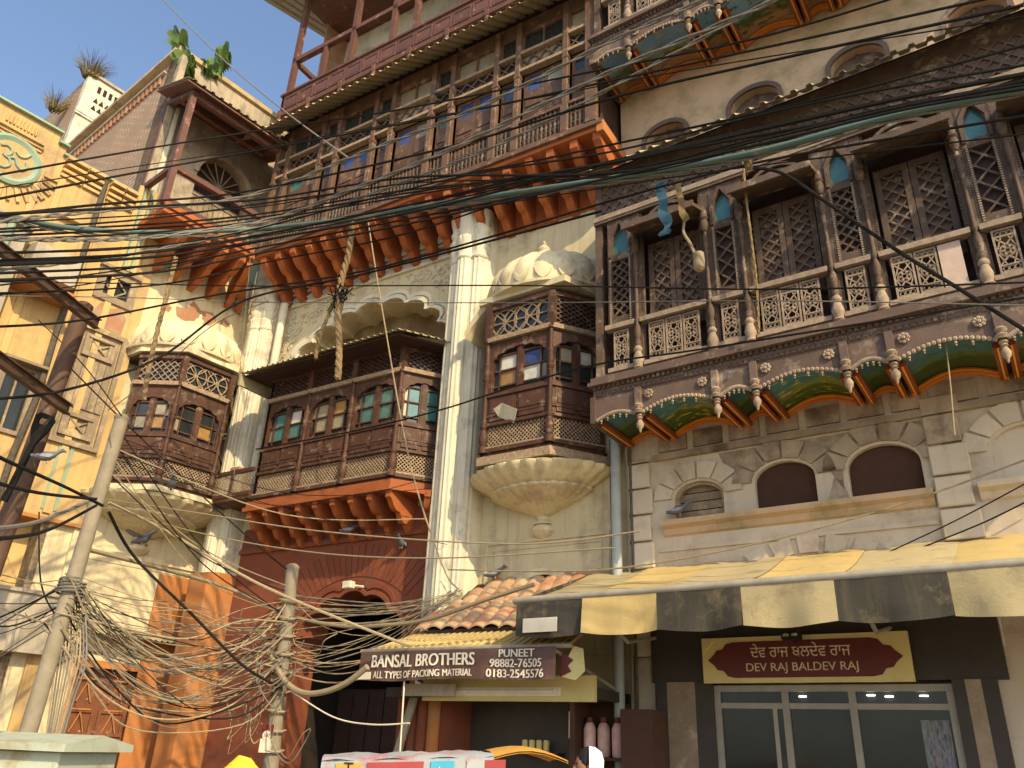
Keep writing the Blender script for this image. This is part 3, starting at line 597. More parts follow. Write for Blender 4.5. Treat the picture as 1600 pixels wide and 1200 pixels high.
for i in range(15):
    a = pi+.15+(pi-.3)*i/14; ca, sa = cos(a), sin(a)
    if sa > .3: continue
    MB().bar((-4.43+.46*ca, -.12, 9.42+.46*sa), (-4.43+.68*ca, -.12, 9.42+.68*sa), .05, .04).build('sun_ray', 'yellow', Yb)
for i in range(4):
    a = .05-.22*i; MB().bar((-4.43+.46*cos(a), -.12, 9.42+.46*sin(a)), (-4.43+.68*cos(a), -.12, 9.42+.68*sin(a)), .05, .04).build('sun_ray', 'yellow', Yb)
# windows and shutter
wn = MB().plate(rect(-2.78, -2.14, 7.86, 8.42), [rect(-2.66, -2.26, 7.97, 8.31)], -.14, -.09).box(-2.80, -2.12, -.19, -.1, 8.42, 8.47).build('window', 'greywood', Yb)
lz = MB()
for a, b in (((-2.62, 8.14), (-2.46, 8.29)), ((-2.46, 8.29), (-2.30, 8.14)), ((-2.30, 8.14), (-2.46, 7.99)), ((-2.46, 7.99), (-2.62, 8.14))): lz.bar((a[0], -.1, a[1]), (b[0], -.1, b[1]), .022, .02)
lz.build('diamond_bars', 'greywood', wn); MB().box(-2.7, -2.22, -.06, -.05, 7.95, 8.33).build('pane', 'gdark', wn)
st = MB().box(-2.76, -2.16, -.10, -.02, 5.5, 7.28).build('shutter', 'greywood', Yb)
for i in range(5): MB().box(-2.74+i*.115, -2.635+i*.115, -.125, -.10, 6.02, 6.82).build('plank', 'greywood', st)
for z in (6.86, 5.56):
    MB().plate(rect(-2.70, -2.22, z, z+.36), [rect(-2.6, -2.32, z+.07, z+.29)], -.15, -.1).box(-2.66, -2.26, -.17, -.1, z+.3, z+.34).build('panel_frame', 'greywood', st)
    MB().bar((-2.6, -.12, z+.08), (-2.32, -.12, z+.28), .025, .02).bar((-2.6, -.125, z+.28), (-2.32, -.125, z+.08), .025, .02).build('cross_bars', 'greywood', st)
MB().plate(rect(-2.84, -2.08, 5.42, 7.36), [rect(-2.77, -2.15, 5.49, 7.29)], -.16, -.09).build('shutter_frame', 'greywood', Yb)
MB().prism([(-2.75, 7.42), (-2.2, 7.40), (-2.18, 7.7), (-2.3, 7.84), (-2.5, 7.76), (-2.62, 7.82), (-2.72, 7.6)], -.106, -.101).build('bare_brick_patch', 'brick', Yb)
MB().side([(-.10, 7.5), (-.55, 7.62), (-.55, 8.1), (-.10, 8.2)], -3.85, -3.2).build('closet_box', 'greyplaster', Yb); MB().box(-3.9, -3.15, -.6, -.1, 7.44, 7.5).build('box_floor', 'orangewall', Yb); MB().box(-7.4, -3.95, -.35, -.1, 4.4, 8.3).build('rendered_bay', 'greyplaster', Yb); MB().box(-7.4, -3.9, -.42, -.1, 8.3, 8.4).build('bay_cornice', 'greyplaster', Yb); MB().tube([(-4.2, -.42, 4.3), (-4.2, -.42, 8.3)], .05, 8).build('drain_pipe', 'tealpaint', Yb, True)
for z0, z1 in ((5.4, 6.3),):
    q = MB().plate(rect(-3.66, -3.14, z0-.06, z1+.06), [rect(-3.58, -3.22, z0, z1)], -.14, -.08).box(-3.7, -3.1, -.3, -.1, z1+.06, z1+.1).build('window', 'greywood', Yb)
    MB().box(-3.6, -3.2, -.04, -.03, z0, z1).build('pane', 'gdark', q); MB().box(-3.42, -3.39, -.08, -.05, z0, z1).build('window_bar', 'greywood', q)
hd = [(-3.46+.16*cos(pi*i/10), 8.9+.14*sin(pi*i/10)) for i in range(11)]
MB().prism(hd, -.2, -.1).build('arch_hood', 'yellow', Yb)
pth = [(-3.1, -.16, 9.85), (-3.1, -.17, 8), (-3.14, -.2, 7), (-3.12, -.2, 6), (-3.2, -.2, 5), (-3.2, -.2, 4.3)]
mat('tarpipe', (.05, .045, .035), (.12, .10, .07), 20, .8, .4, 60)
MB().tube(pth, .045, 8).build('rain_pipe', 'tarpipe', Yb, True)
MB().box(-7.5, -1.96, -.10, .9, 4.3, 4.35).build('soffit', 'orangewall', Yb)
MB().box(-7.5, -1.99, .85, .95, 0, 4.35).build('recess_wall', 'weathered', Yb); MB().box(-2.06, -1.97, -.05, .9, 3.3, 4.3).build('recess_side', 'plaster', Yb)
MB().box(-7.5, -1.98, -.22, .9, 2.53, 3.28).build('balcony_slab', 'greyplaster', Yb); MB().box(-7.5, -1.97, -.26, .9, 3.28, 3.33).build('slab_edge', 'greyplaster', Yb)
MB().box(-2.2, -1.98, -.05, .8, 0, 2.53).build('shop_pier', 'yellow', Yb)
# ================================================================== WHITE ROOF TOWER far behind
tp = atD(140, 115, 19.5)
T = tag(empty('roof_tower', Matrix.Translation((tp.x, tp.y, 0)) @ LF), 'whitewashed roof tower with pierced parapet, grass growing on top, behind brick wall', 'building')
tz = tp.z; MB().box(0, 2.6, 0, .2, 8, tz).build('wall', 'whitewash', T); MB().box(0, .2, .2, 3.4, 8, tz-.1).build('side_wall', 'brickwall', T); MB().box(.2, 2.6, .2, 3.4, 8, tz-.2).build('core', 'brickwall', T)
MB().box(-.05, 2.65, -.06, .3, tz, tz+.08).build('coping', 'weathered', T); MB().box(-.04, 2.64, -.07, 0, tz-1.3, tz-1.2).box(-.04, 2.64, -.05, 0, tz-1.36, tz-1.3).build('cornice', 'whitewash', T)
for i in range(8):
    MB().box(.30+i*.15, .38+i*.15, -.02, .0, tz-.42, tz-.22).build('parapet_slot', 'dark', T)
    for k in range(2): MB().prism([(.28+i*.15, tz-.75-k*.24), (.40+i*.15, tz-.75-k*.24), (.34+i*.15, tz-.6-k*.24)], -.02, 0).build('pierced_hole', 'dark', T)
MB().box(.55, 1.5, -.4, 0, tz-2.25, tz-2.15).box(.55, .62, -.35, 0, tz-2.8, tz-2.25).build('window_hood', 'greyplaster', T); MB().box(.62, 1.4, -.02, .0, tz-2.9, tz-2.25).build('window_opening', 'dark', T)
# ================================================================== CARVED HOUSE (right)
RFm = Matrix.Translation((7.65, -.085, 0)) @ Matrix.Rotation(-.0487, 4, 'Z')
mat('pinkwall', (.60, .51, .39), (.51, .43, .32), 2.5, .9, .35, 25, (.40, .31, .22), 1.8, .35, ((.33, .26, .19), .35))
mat('sootwall', (.44, .35, .25), (.24, .18, .125), 1.6, .9, .4, 25, (.13, .09, .06), 1.7, .55, ((.10, .07, .045), .5))
mat('sootstain', (.20, .15, .105), (.34, .27, .19), 5, .95, .3, 25, (.46, .38, .27), 4, .5)
mat('peach', (.60, .42, .28), (.50, .36, .22), 2, .9, .3, 25, (.30, .25, .12), 1.7, .6)
mat('framepaint', (.62, .17, .02), (.55, .13, .015), 8, .55, .1); mat('framedark', (.075, .036, .022), None, 8, .9, .2); mat('framered', (.26, .06, .02), None, 8, .6, .1); mat('ochreline', (.75, .38, .05), None, 8, .55, .1)
def scenic(name, skyc, ground, blob, seed):
    m = bpy.data.materials.new(name); m.use_nodes = True; t = m.node_tree; N, L = t.nodes, t.links; b = N['Principled BSDF']; b.inputs['Roughness'].default_value = .4
    tc = N.new('ShaderNodeTexCoord'); sp = N.new('ShaderNodeSeparateXYZ'); L.new(tc.outputs['Object'], sp.inputs[0])
    nz = N.new('ShaderNodeTexNoise'); nz.inputs['Scale'].default_value = 4; nz.inputs['Detail'].default_value = 5; mp = N.new('ShaderNodeMapping'); mp.inputs['Location'].default_value = (seed, seed, 0); mp.inputs['Scale'].default_value = (1, 2.2, 1)
    L.new(tc.outputs['Object'], mp.inputs[0]); L.new(mp.outputs[0], nz.inputs['Vector'])
    ad = N.new('ShaderNodeMath'); ad.operation = 'MULTIPLY_ADD'; ad.inputs[1].default_value = .55; L.new(nz.outputs[0], ad.inputs[0]); L.new(sp.outputs[1], ad.inputs[2])
    r = N.new('ShaderNodeValToRGB'); e = r.color_ramp.elements; e[0].position = 0; e[0].color = (*skyc, 1); e[1].position = 1; e[1].color = (*ground, 1)
    mr = N.new('ShaderNodeMapRange'); mr.inputs[1].default_value = -.55; mr.inputs[2].default_value = .25; L.new(ad.outputs[0], mr.inputs[0]); L.new(mr.outputs[0], r.inputs[0])
    k = e.new(.42); k.color = (*[x*.75 for x in skyc], 1); k = e.new(.5); k.color = (*blob, 1); k = e.new(.62); k.color = (*[x*.4 for x in blob], 1); k = e.new(.75); k.color = (*ground, 1)
    vo = N.new('ShaderNodeTexNoise'); vo.inputs['Scale'].default_value = 9; vo.inputs['Detail'].default_value = 3; L.new(mp.outputs[0], vo.inputs['Vector'])
    m2 = N.new('ShaderNodeMapRange'); m2.inputs[1].default_value = .58; m2.inputs[2].default_value = .64; L.new(vo.outputs[0], m2.inputs[0])
    mx = N.new('ShaderNodeMix'); mx.data_type = 'RGBA'; L.new(m2.outputs[0], mx.inputs[0]); L.new(r.outputs[0], mx.inputs[6]); mx.inputs[7].default_value = (.42, .33, .05, 1) if seed % 2 else (.05, .07, .02, 1)
    L.new(mx.outputs[2], b.inputs['Base Color']); MATS[name] = m
scenic('scene_a', (.06, .22, .26), (.05, .10, .02), (.20, .24, .04), 1); scenic('scene_b', (.05, .18, .22), (.035, .07, .02), (.09, .15, .03), 2)
scenic('scene_c', (.16, .34, .52), (.34, .18, .08), (.16, .20, .07), 3); scenic('scene_d', (.22, .40, .52), (.34, .20, .08), (.08, .18, .05), 4)
R = tag(empty('carved_house', RFm), 'house with carved grey-brown timber balcony and painted coves above arched windows', 'building')
def arch(x0, x1, zs, zt, n=12): return [((x0+x1)/2+(x1-x0)/2*cos(pi*i/n), zs+(zt-zs)*sin(pi*i/n)) for i in range(n+1)]
WN = [(.55, 1.12, 4.0, 4.24, 4.42), (1.47, 2.10, 4.0, 4.30, 4.50), (2.42, 3.09, 4.0, 4.30, 4.52), (3.68, 4.30, 4.0, 4.28, 4.50), (4.7, 5.3, 4.0, 4.28, 4.5)]
lw = MB().plate(rect(.02, 8, 2.5, 5.3), [rect(0, 0, 0, 0)] if False else [[(a, b), (c, b)]+arch(a, c, s, t) for a, c, b, s, t in WN], 0, .3, False).build('wall', 'pinkwall', R)
MB().box(0, 8, .3, 8, 0, 13).build('house_body', 'pinkwall', R)
for i, (a, c, b, s, t) in enumerate(WN):
    mtl = ['greywood', 'framedark', 'framedark', 'pinkwall', 'pinkwall'][i]
    if i == 0:
        MB().box(a, c, .17, .19, b, t).build('window_infill', 'dark', lw)
        for k in range(4): MB(Matrix.Translation((0, .13, b+.03+k*.1)) @ Matrix.Rotation(.3, 4, 'X')).box(a+.03, c-.03, -.01, .01, 0, .085).build('louvre_slat', 'greywood', lw)
        MB().plate([(a+.001, b+.001), (c-.001, b+.001)]+arch(a+.001, c-.001, s, t-.001), [[(a+.035, b+.03), (c-.035, b+.03)]+arch(a+.035, c-.035, s, t-.035)], .04, .1).build('window_frame', 'worn', lw)
    else: MB().box(a, c, .045 if i > 2 else .07, .2, b, t).build('window_infill', mtl, lw)
    n = 6                                               # dressed voussoirs
    cx, rx, rz = (a+c)/2, (c-a)/2+.03, (t-s)+.03
    for k in range(n):
        a0, a1 = pi*(k+.06)/n, pi*(k+.94)/n; o_ = .19+.02*(k % 2)
        q = [(cx+(rx+dr)*cos(aa), s+(rz+dr)*sin(aa)) for dr, aa in ((0, a0), (0, (a0+a1)/2), (0, a1), (o_, a1), (o_, (a0+a1)/2), (o_, a0))]
        MB().prism(q, -.028, 0).build('voussoir', 'sootwall' if i in (1, 2) else 'pinkwall', lw)
for k in range(9):                                     # relieving arch above the shop
    a0, a1 = pi*(.16+.68*(k+.1)/9), pi*(.16+.68*(k+.86)/9)
    q = [(1.95+r_*cos(aa)*1.1, 2.72+r_*sin(aa)*.86) for r_, aa in ((.92, a0), (.92, a1), (1.12, a1), (1.12, a0))]
    MB().prism(q, -.025, 0).build('voussoir', 'pinkwall', lw)
def quoins(x0, x1, z0, z1, h=.30, m='pinkwall'):
    z = z0; k = 0
    while z < z1: MB().box(x0, x1+(0 if k % 2 else -.03), -.06, 0, z+.012, min(z+h-.012, z1)).build('quoin', m if z < 4.3 else 'sootwall' if x0 > 2 else m, lw, bevel=.01); z += h; k += 1
quoins(0, .30, 2.55, 4.75, .31); quoins(3.17, 3.50, 2.55, 4.9, .31); quoins(5.4, 5.7, 2.55, 4.9, .31)
MB().side([(0, 3.82), (-.03, 3.84), (-.05, 3.90), (-.11, 3.93), (-.12, 3.985), (0, 4.0)], .42, 3.15).build('window_sill', 'peach', lw)
MB().side([(0, 3.82), (-.03, 3.84), (-.05, 3.90), (-.11, 3.93), (-.12, 3.985), (0, 4.0)], 3.52, 5.38).build('window_sill', 'pinkwall', lw)
MB().box(.36, 3.15, -.02, 0, 3.66, 3.70).build('string_course', 'pinkwall', lw)
MB().box(.32, 8, -.05, 0, 4.72, 4.79).build('string_course', 'sootwall', lw)
for pts in ([(1.15, 4.56), (1.3, 4.48), (1.38, 4.3), (1.43, 4.4), (1.6, 4.54), (1.98, 4.54), (2.16, 4.42), (2.26, 4.3), (2.36, 4.1), (2.39, 4.45), (2.55, 4.57), (2.95, 4.57), (3.12, 4.45), (3.16, 4.7), (1.1, 4.7)], [(2.2, 4.02), (2.4, 4.02), (2.36, 4.2), (2.28, 4.24)]): MB().prism(pts, -.004, -.001).build('soot_stain', 'sootstain', lw)
x = .4
while x < 5: MB().box(x, x+.34, -.03, 0, 4.82, 5.02).build('relief_block', 'sootwall', lw); x += .42
PER = 1.275; COLS = [.56+PER*k for k in range(4)]+[1.43+PER*k for k in range(4)]; COLS.sort()     # .56 1.43 1.835 2.705 3.11 3.98 4.385 5.255
XE = 5.35; YF = -.85
def fascia(par, zb, mts):                                # projecting floor: dentil cornice, panelled fascia, painted coves, pendants
    f = MB().box(-.02, XE, YF-.06, .02, zb+.06, zb+.13).box(-.04, XE, YF-.10, .02, zb+.02, zb+.06).box(0, XE, YF-.03, .02, zb-.10, zb+.02).build('balcony_floor', 'purplepaint', par)
    dn = MB()
    for i in range(int(XE/.06)): dn.box(.01+i*.06, .045+i*.06, YF-.055, YF-.03, zb-.02, zb+.02); dn.box(.01+i*.06, .05+i*.06, YF-.042, YF-.03, zb-.09, zb-.05)
    tag(dn.build('dentil_row', 'carved', f), None, None, kind='stuff')
    edges = [.0]+COLS
    MB().box(-.03, .03, YF-.05, .0, zb-.42, zb-.1).build('end_bracket', 'carved', f)
    for i, (a, b) in enumerate(zip(edges, edges[1:])):
        w_ = b-a; wide = w_ > .6; rise = .09 if wide else .06; lo = zb-.40; n = 18
        cur = [(a+.05+(w_-.1)*k/n, lo-.035+rise*sin(pi*k/n)) for k in range(n+1)]
        MB().prism([(a, zb-.10), (b, zb-.10), (b, lo), (b-.05, lo)]+[(x_, z_+.05) for x_, z_ in cur[::-1]]+[(a+.05, lo), (a, lo)], YF-.02, YF+.02).build('fascia_board', 'purplepaint', f)
        s_ = MB()
        for k in range(n+1): s_.ball((cur[k][0], YF-.03, cur[k][1]+.05), .024, 6, 4, sy=.6)
        for k in range(2, n-1, 3): s_.ball((cur[k][0], YF-.03, cur[k][1]+.01), .014, 6, 4); s_.ball((cur[k][0], YF-.03, cur[k][1]-.015), .009, 5, 4)
        tag(s_.build('scalloped_trim', 'carvedpale', f, True), None, None, kind='stuff')
        v = MB(); c2 = [(a+.02+(w_-.04)*k/n, lo+.03+(rise+.05)*sin(pi*k/n)) for k in range(n+1)]     # painted vault
        vs = [(x_, y_, z_) for y_ in (YF+.03, -.02) for x_, z_ in c2]+[(x_, y_, z_+.02) for y_ in (YF+.03, -.02) for x_, z_ in c2]; m_ = n+1
        v.add(vs, [(k, k+1, m_+k+1, m_+k) for k in range(n)]+[(2*m_+k, 3*m_+k, 3*m_+k+1, 2*m_+k+1) for k in range(n)]); v.build('painted_cove', mts[i % len(mts)], f)
        # painted frame: two side rails and the arched rail against the wall
        for xa, sgn in ((a+.02, 1), (b-.02, -1)):
            MB().box(min(xa, xa+sgn*.07), max(xa, xa+sgn*.07), YF+.08, -.03, lo-.02, lo+.03).build('cove_frame', 'framered', f)
            MB().box(min(xa+sgn*.025, xa+sgn*.04), max(xa+sgn*.025, xa+sgn*.04), YF+.08, -.03, lo-.026, lo-.0205).build('cove_frame_line', 'ochreline', f)
        o1 = [(x_, z_-.01) for x_, z_ in c2]; i1 = [(x_, z_-.065) for x_, z_ in c2]
        MB().prism(o1+i1[::-1], -.09, -.03).build('cove_frame', 'framepaint', f)
        o1 = [(x_, z_-.03) for x_, z_ in c2]; i1 = [(x_, z_-.045) for x_, z_ in c2]
        MB().prism(o1+i1[::-1], -.096, -.085).build('cove_frame_line', 'ochreline', f)
        if wide:
            for xx in (a+.12, b-.14):
                ro = MB()
                for k in range(8): ro.ball((xx+.038*cos(k*pi/4), YF-.035, zb-.19+.038*sin(k*pi/4)), .02, 6, 4, sy=.6)
                ro.ball((xx, YF-.045, zb-.19), .02, 6, 4); ro.build('rosette', 'carvedpale', f, True)
        MB().box(b-.035, b+.035, YF-.06, YF+.06, lo-.0, zb-.1).build('bracket_post', 'purplepaint', f)
        pe = MB().lathe([(.03, 0), (.04, -.025), (.024, -.04), (.034, -.055), (.016, -.07), (.024, -.08), (.042, -.115), (.038, -.15), (.016, -.18), (.014, -.2), (.004, -.22)], (b, YF-.01, lo+.0), 12); pe.build('pendant', 'carvedpale', f, True)
        pe = MB().lathe([(.04, 0), (.06, .03), (.035, .05), (.055, .09), (.04, .11)], (b, YF-.03, lo+.0), 10, petals=8, amp=[.1]*5); pe.build('bracket_rosette', 'carvedpale', f, True)
    return f
# jali balustrade panel, built once
jp = MB(); jw, jh = .19, .46
jp.plate(rect(0, jw, 0, jh), [rect(.018, jw-.018, .018, jh-.018)], -.012, .012)
for zz in (.08, jh-.08): jp.box(.018, jw-.018, -.01, .01, zz-.007, zz+.007)
def ring(mb, cx, cz, r, rr=.008, n=10): mb.tube([(cx+r*cos(2*pi*k/n), 0, cz+r*sin(2*pi*k/n)) for k in range(n+1)], rr, 4)
for cx in (.05, .095, .14):
    ring(jp, cx, .048, .022, .007, 8); ring(jp, cx, jh-.048, .022, .007, 8)
ring(jp, jw/2, jh/2, .06, .011, 14); ring(jp, jw/2, jh/2, .026, .010, 8)
for k in range(6): a = k*pi/3; jp.ball((jw/2+.042*cos(a), 0, jh/2+.042*sin(a)), .014, 6, 4)
for sx in (-1, 1):
    for sz in (-1, 1): jp.bar((jw/2, 0, jh/2+sz*.06), (jw/2+sx*.075, 0, jh/2+sz*.14), .013, .014); jp.bar((jw/2+sx*.075, 0, jh/2+sz*.02), (jw/2+sx*.03, 0, jh/2+sz*.14), .011, .014)
JAL = None
def jali(par, x, y, z):
    global JAL
    if JAL is None: JAL = jp.build('balustrade_panel', 'carvedpale', par, True); o = JAL
    else: o = JAL.copy(); COL.objects.link(o); o.parent = par
    o.location = (x, y, z); return o
BS = None
def bead_strip(par, x, z0, z1, y, m='carved'):
    b = MB(); n = int((z1-z0)/.028)
    for k in range(n): b.box(x-.011, x+.011, y-.014, y, z0+k*.028, z0+k*.028+.017)
    tag(b.build('bead_strip', m, par), None, None, kind='stuff')
def carved_storey(z0, full=True):
    fl = fascia(R, z0-.13, ['scene_b', 'scene_a', 'scene_b', 'scene_a', 'scene_b', 'scene_b', 'scene_a', 'scene_b'] if full else ['scene_c', 'scene_c', 'scene_d', 'scene_d', 'scene_c', 'scene_d', 'scene_c', 'scene_d'])
    st = MB().box(0, XE, YF+.02, YF+.1, z0, z0+.06).box(0, XE, YF+.0, YF+.12, z0+2.16, z0+2.24).box(0, .09, YF+.04, 0, z0, z0+2.9).box(0, XE, YF+.06, YF+.1, z0+2.24, z0+3.0).build('carved_front', 'carved', R)
    MB().box(.09, XE, YF+.24, YF+.3, z0, z0+2.2).build('back_lining', 'darkwood', st)
    edges = [.05]+COLS; H_ = 2.1
    lb = MB(); lattice(lb, .05, XE, z0+2.3, z0+2.74, YF+.05, .15, .025, .02, 0); lb.build('frieze_lattice', 'carved', st)
    MB().box(0, XE, YF-.01, YF+.06, z0+2.20, z0+2.27).build('worn_ledge', 'carvedpale', st)
    for i, (a, b) in enumerate(zip(edges, edges[1:])):
        wide = b-a > .6
        if i == 0: a = .12
        # columns at both sides
        cm = MB(); turned(cm, b, YF-.0, z0+.30, z0+1.80, .031, 10); cm.build('column', 'carved', st, True)
        cv = MB().lathe([(.04, 0), (.062, .03), (.045, .05), (.055, .09), (.062, .14), (.045, .20), (.035, .23), (.05, .25), (.05, .27), (.035, .30), (.038, .34)], (b, YF-.0, z0), 12, petals=8, amp=[0, .1, .1, .1, .1, .1, 0, 0, 0, 0, 0]); cv.build('vase_foot', 'carvedpale', st, True)
        cv = MB().lathe([(.025, 0), (.045, .05), (.05, .1), (.038, .14), (.055, .17), (.04, .2), (.042, .26), (.025, .3)], (b, YF-.01, z0+1.55), 12, petals=8, amp=[.1]*8); cv.build('lotus_capital', 'carved', st, True)
        MB().box(b-.05, b+.05, YF+.03, YF+.09, z0, z0+2.16).box(b-.075, b+.075, YF+.05, YF+.09, z0, z0+2.16).build('pier', 'carved', st)
        for s_ in (-1, 1): bead_strip(st, b+s_*.062, z0+.62, z0+2.1, YF+.04)
        if wide:
            xa, xb = a+.10, b-.10
            MB().box(xa-.06, xb+.06, YF-.03, YF+.08, z0+.60, z0+.66).build('handrail', 'carvedpale', st); MB().box(xa-.04, xb+.04, YF-.0, YF+.03, z0+.06, z0+.11).build('bottom_rail', 'carvedpale', st)
            k = int((xb-xa)/.205); off = (xb-xa-k*.205)/2
            for q in range(k):
                if full and q == k-1 and i == 5: MB().box(xa+off+q*.205, xa+off+q*.205+.19, YF+.02, YF+.05, z0+.1, z0+.58).build('patch_board', 'pale', st)
                else: jali(st, xa+off+q*.205, YF+.03, z0+.12)
            # latticed shutters
            zt = z0+1.72; xm = (xa+xb)/2
            for l, r_ in ((xa, xm), (xm, xb)):
                MB().plate(rect(l+.004, r_-.004, z0+.5, zt), [rect(l+.065, r_-.065, z0+.66, zt-.08)], YF+.14, YF+.19).build('shutter', 'carved', st)
                lt = MB(); lattice(lt, l+.065, r_-.065, z0+.66, zt-.08, YF+.155, .14, .022, .022, 0); lt.build('shutter_lattice', 'carved', st)
            MB().box(xa, xb, YF+.19, YF+.2, z0+.5, zt).build('backing_board', 'purplepaint', st)
            # sloping shade board
            MB().side([(YF+.14, z0+1.95), (YF-.34, z0+1.74), (YF-.34, z0+1.70), (YF+.14, z0+1.88)], xa-.10, xb+.10).build('sun_shade', 'carved', st)
            MB().box(xa-.11, xb+.11, YF-.36, YF-.33, z0+1.68, z0+1.76).build('shade_edge', 'carved', st)
            sc = MB()
            for q in range(int((xb-xa+.2)/.05)): sc.ball((xa-.08+q*.05, YF-.0, z0+1.89), .022, 6, 4)
            tag(sc.build('shade_beads', 'carvedpale', st, True), None, None, kind='stuff')
            for r1, r2, yy in ((.30, .26, YF-.0), (.235, .20, YF+.02)):
                oo = [(xm+(xb-xa)/2*r1/.30*cos(pi*q/14), z0+1.86+r1*sin(pi*q/14)) for q in range(15)]; ii = [(xm+(xb-xa)/2*r2/.30*cos(pi*q/14), z0+1.86+r2*sin(pi*q/14)) for q in range(15)]
                MB().prism(oo+ii[::-1], yy, YF+.07).build('fan_arch', 'carved', st)
            fn = MB()
            for q in range(1, 12): aa = pi*q/12; fn.bar((xm, YF+.05, z0+1.86), (xm+(xb-xa)/2*.68*cos(aa), YF+.05, z0+1.86+.2*sin(aa)), .014, .014)
            fn.build('fan_tracery', 'carvedpale', st); MB().prism([(xm+(xb-xa)/2*.78*cos(pi*q/14), z0+1.86+.235*sin(pi*q/14)) for q in range(15)], YF+.075, YF+.08).build('fan_backing', 'darkwood', st)
        else:
            xa, xb = a+.085, b-.085; xm = (xa+xb)/2
            MB().box(xa-.05, xb+.05, YF-.03, YF+.08, z0+.60, z0+.66).build('handrail', 'carvedpale', st); MB().box(xa-.03, xb+.03, YF, YF+.03, z0+.06, z0+.11).build('bottom_rail', 'carvedpale', st)
            jali(st, xm-.095, YF+.03, z0+.12)
            MB().plate(rect(xa-.03, xb+.03, z0+.66, z0+2.16), [rect(xa+.02, xb-.02, z0+.78, z0+1.56), [(xa+.025, z0+1.66), (xb-.025, z0+1.66), (xb-.025, z0+1.85), (xb-.045, z0+1.95), (xm, z0+2.07), (xa+.045, z0+1.95), (xa+.025, z0+1.85)]], YF+.03, YF+.1).build('narrow_panel', 'carved', st)
            lt = MB(); lattice(lt, xa+.02, xb-.02, z0+.78, z0+1.56, YF+.06, .19 if i % 4 else .12, .02, .022, 0); lt.build('panel_lattice', 'carved', st)
            MB().box(xa, xb, YF+.095, YF+.10, z0+.7, z0+1.6).build('backing_board', 'darkwood', st)
            MB().box(xa, xb, YF+.085, YF+.09, z0+1.62, z0+2.1).build('pane', 'gteal', st)
            for s_ in (-1, 1): MB().bar((xm+s_*(xb-xa)/2, YF+.02, z0+1.9), (xm, YF+.02, z0+2.12), .03, .03).box(xm+s_*(xb-xa)/2-.015, xm+s_*(xb-xa)/2+.015, YF+.005, YF+.04, z0+1.62, z0+1.9).build('pointed_arch', 'carved', st)
            for s_ in (-1, 1): bead_strip(st, xm+s_*(xb-xa)/2*.96, z0+.7, z0+1.6, YF+.03, 'carvedpale')
    return st
carved_storey(5.5)
ev = MB(); corrug(ev, (-.05, YF+.15, 8.62), (5.4, YF+.15, 8.62), (-.05, YF-.28, 8.28), (5.4, YF-.28, 8.28), .17, .03); ev.build('tin_eave', 'tin', R)
MB().box(0, 5.4, YF+.1, 0, 8.5, 8.56).build('eave_board', 'darkwood', R)
# plaster storey between the balconies
UW = [(.38, .98), (1.62, 2.25), (2.9, 3.52), (4.2, 4.8)]
uw = MB().plate(rect(.0, 8, 8.3, 10.9), [[(a, 8.8), (b, 8.8)]+arch(a, b, 9.45, 9.66) for a, b in UW], 0, .3, False).build('upper_wall', 'peach', R)
for a, b in UW:
    oo = arch(a-.06, b+.06, 9.45, 9.73); ii = arch(a, b, 9.45, 9.66)
    MB().prism(oo+[(a-.06, 8.8), (a, 8.8)]+ii[::-1]+[(b, 8.8), (b+.06, 8.8)], -.04, 0).build('window_surround', 'purplepaint', uw)
    MB().box(a, b, .12, .15, 8.8, 9.7).build('shutter', 'purplepaint', uw); MB().box((a+b)/2-.02, (a+b)/2+.02, .1, .12, 8.8, 9.68).build('meeting_stile', 'carved', uw)
carved_storey(10.95, False)
# rain pipe and service pipes in the gap
mat('bluepipe', (.40, .43, .42), (.33, .36, .35), 6, .55, .1, 30, (.3, .24, .16), 4, .3)
MB().tube([(-.12, -.12, 0), (-.12, -.12, 5.25)], .06, 10).build('rain_pipe', 'bluepipe', R, True)
for i, (x, y, r) in enumerate(((-.0, -.05, .022), (.05, -.06, .018), (-.22, -.02, .02))): MB().tube([(x, y, .5), (x+.01, y-.01, 2.5), (x-.01, y, 5.1)], r, 6).build('conduit', 'tarpipe' if i else 'greywood', R, True)
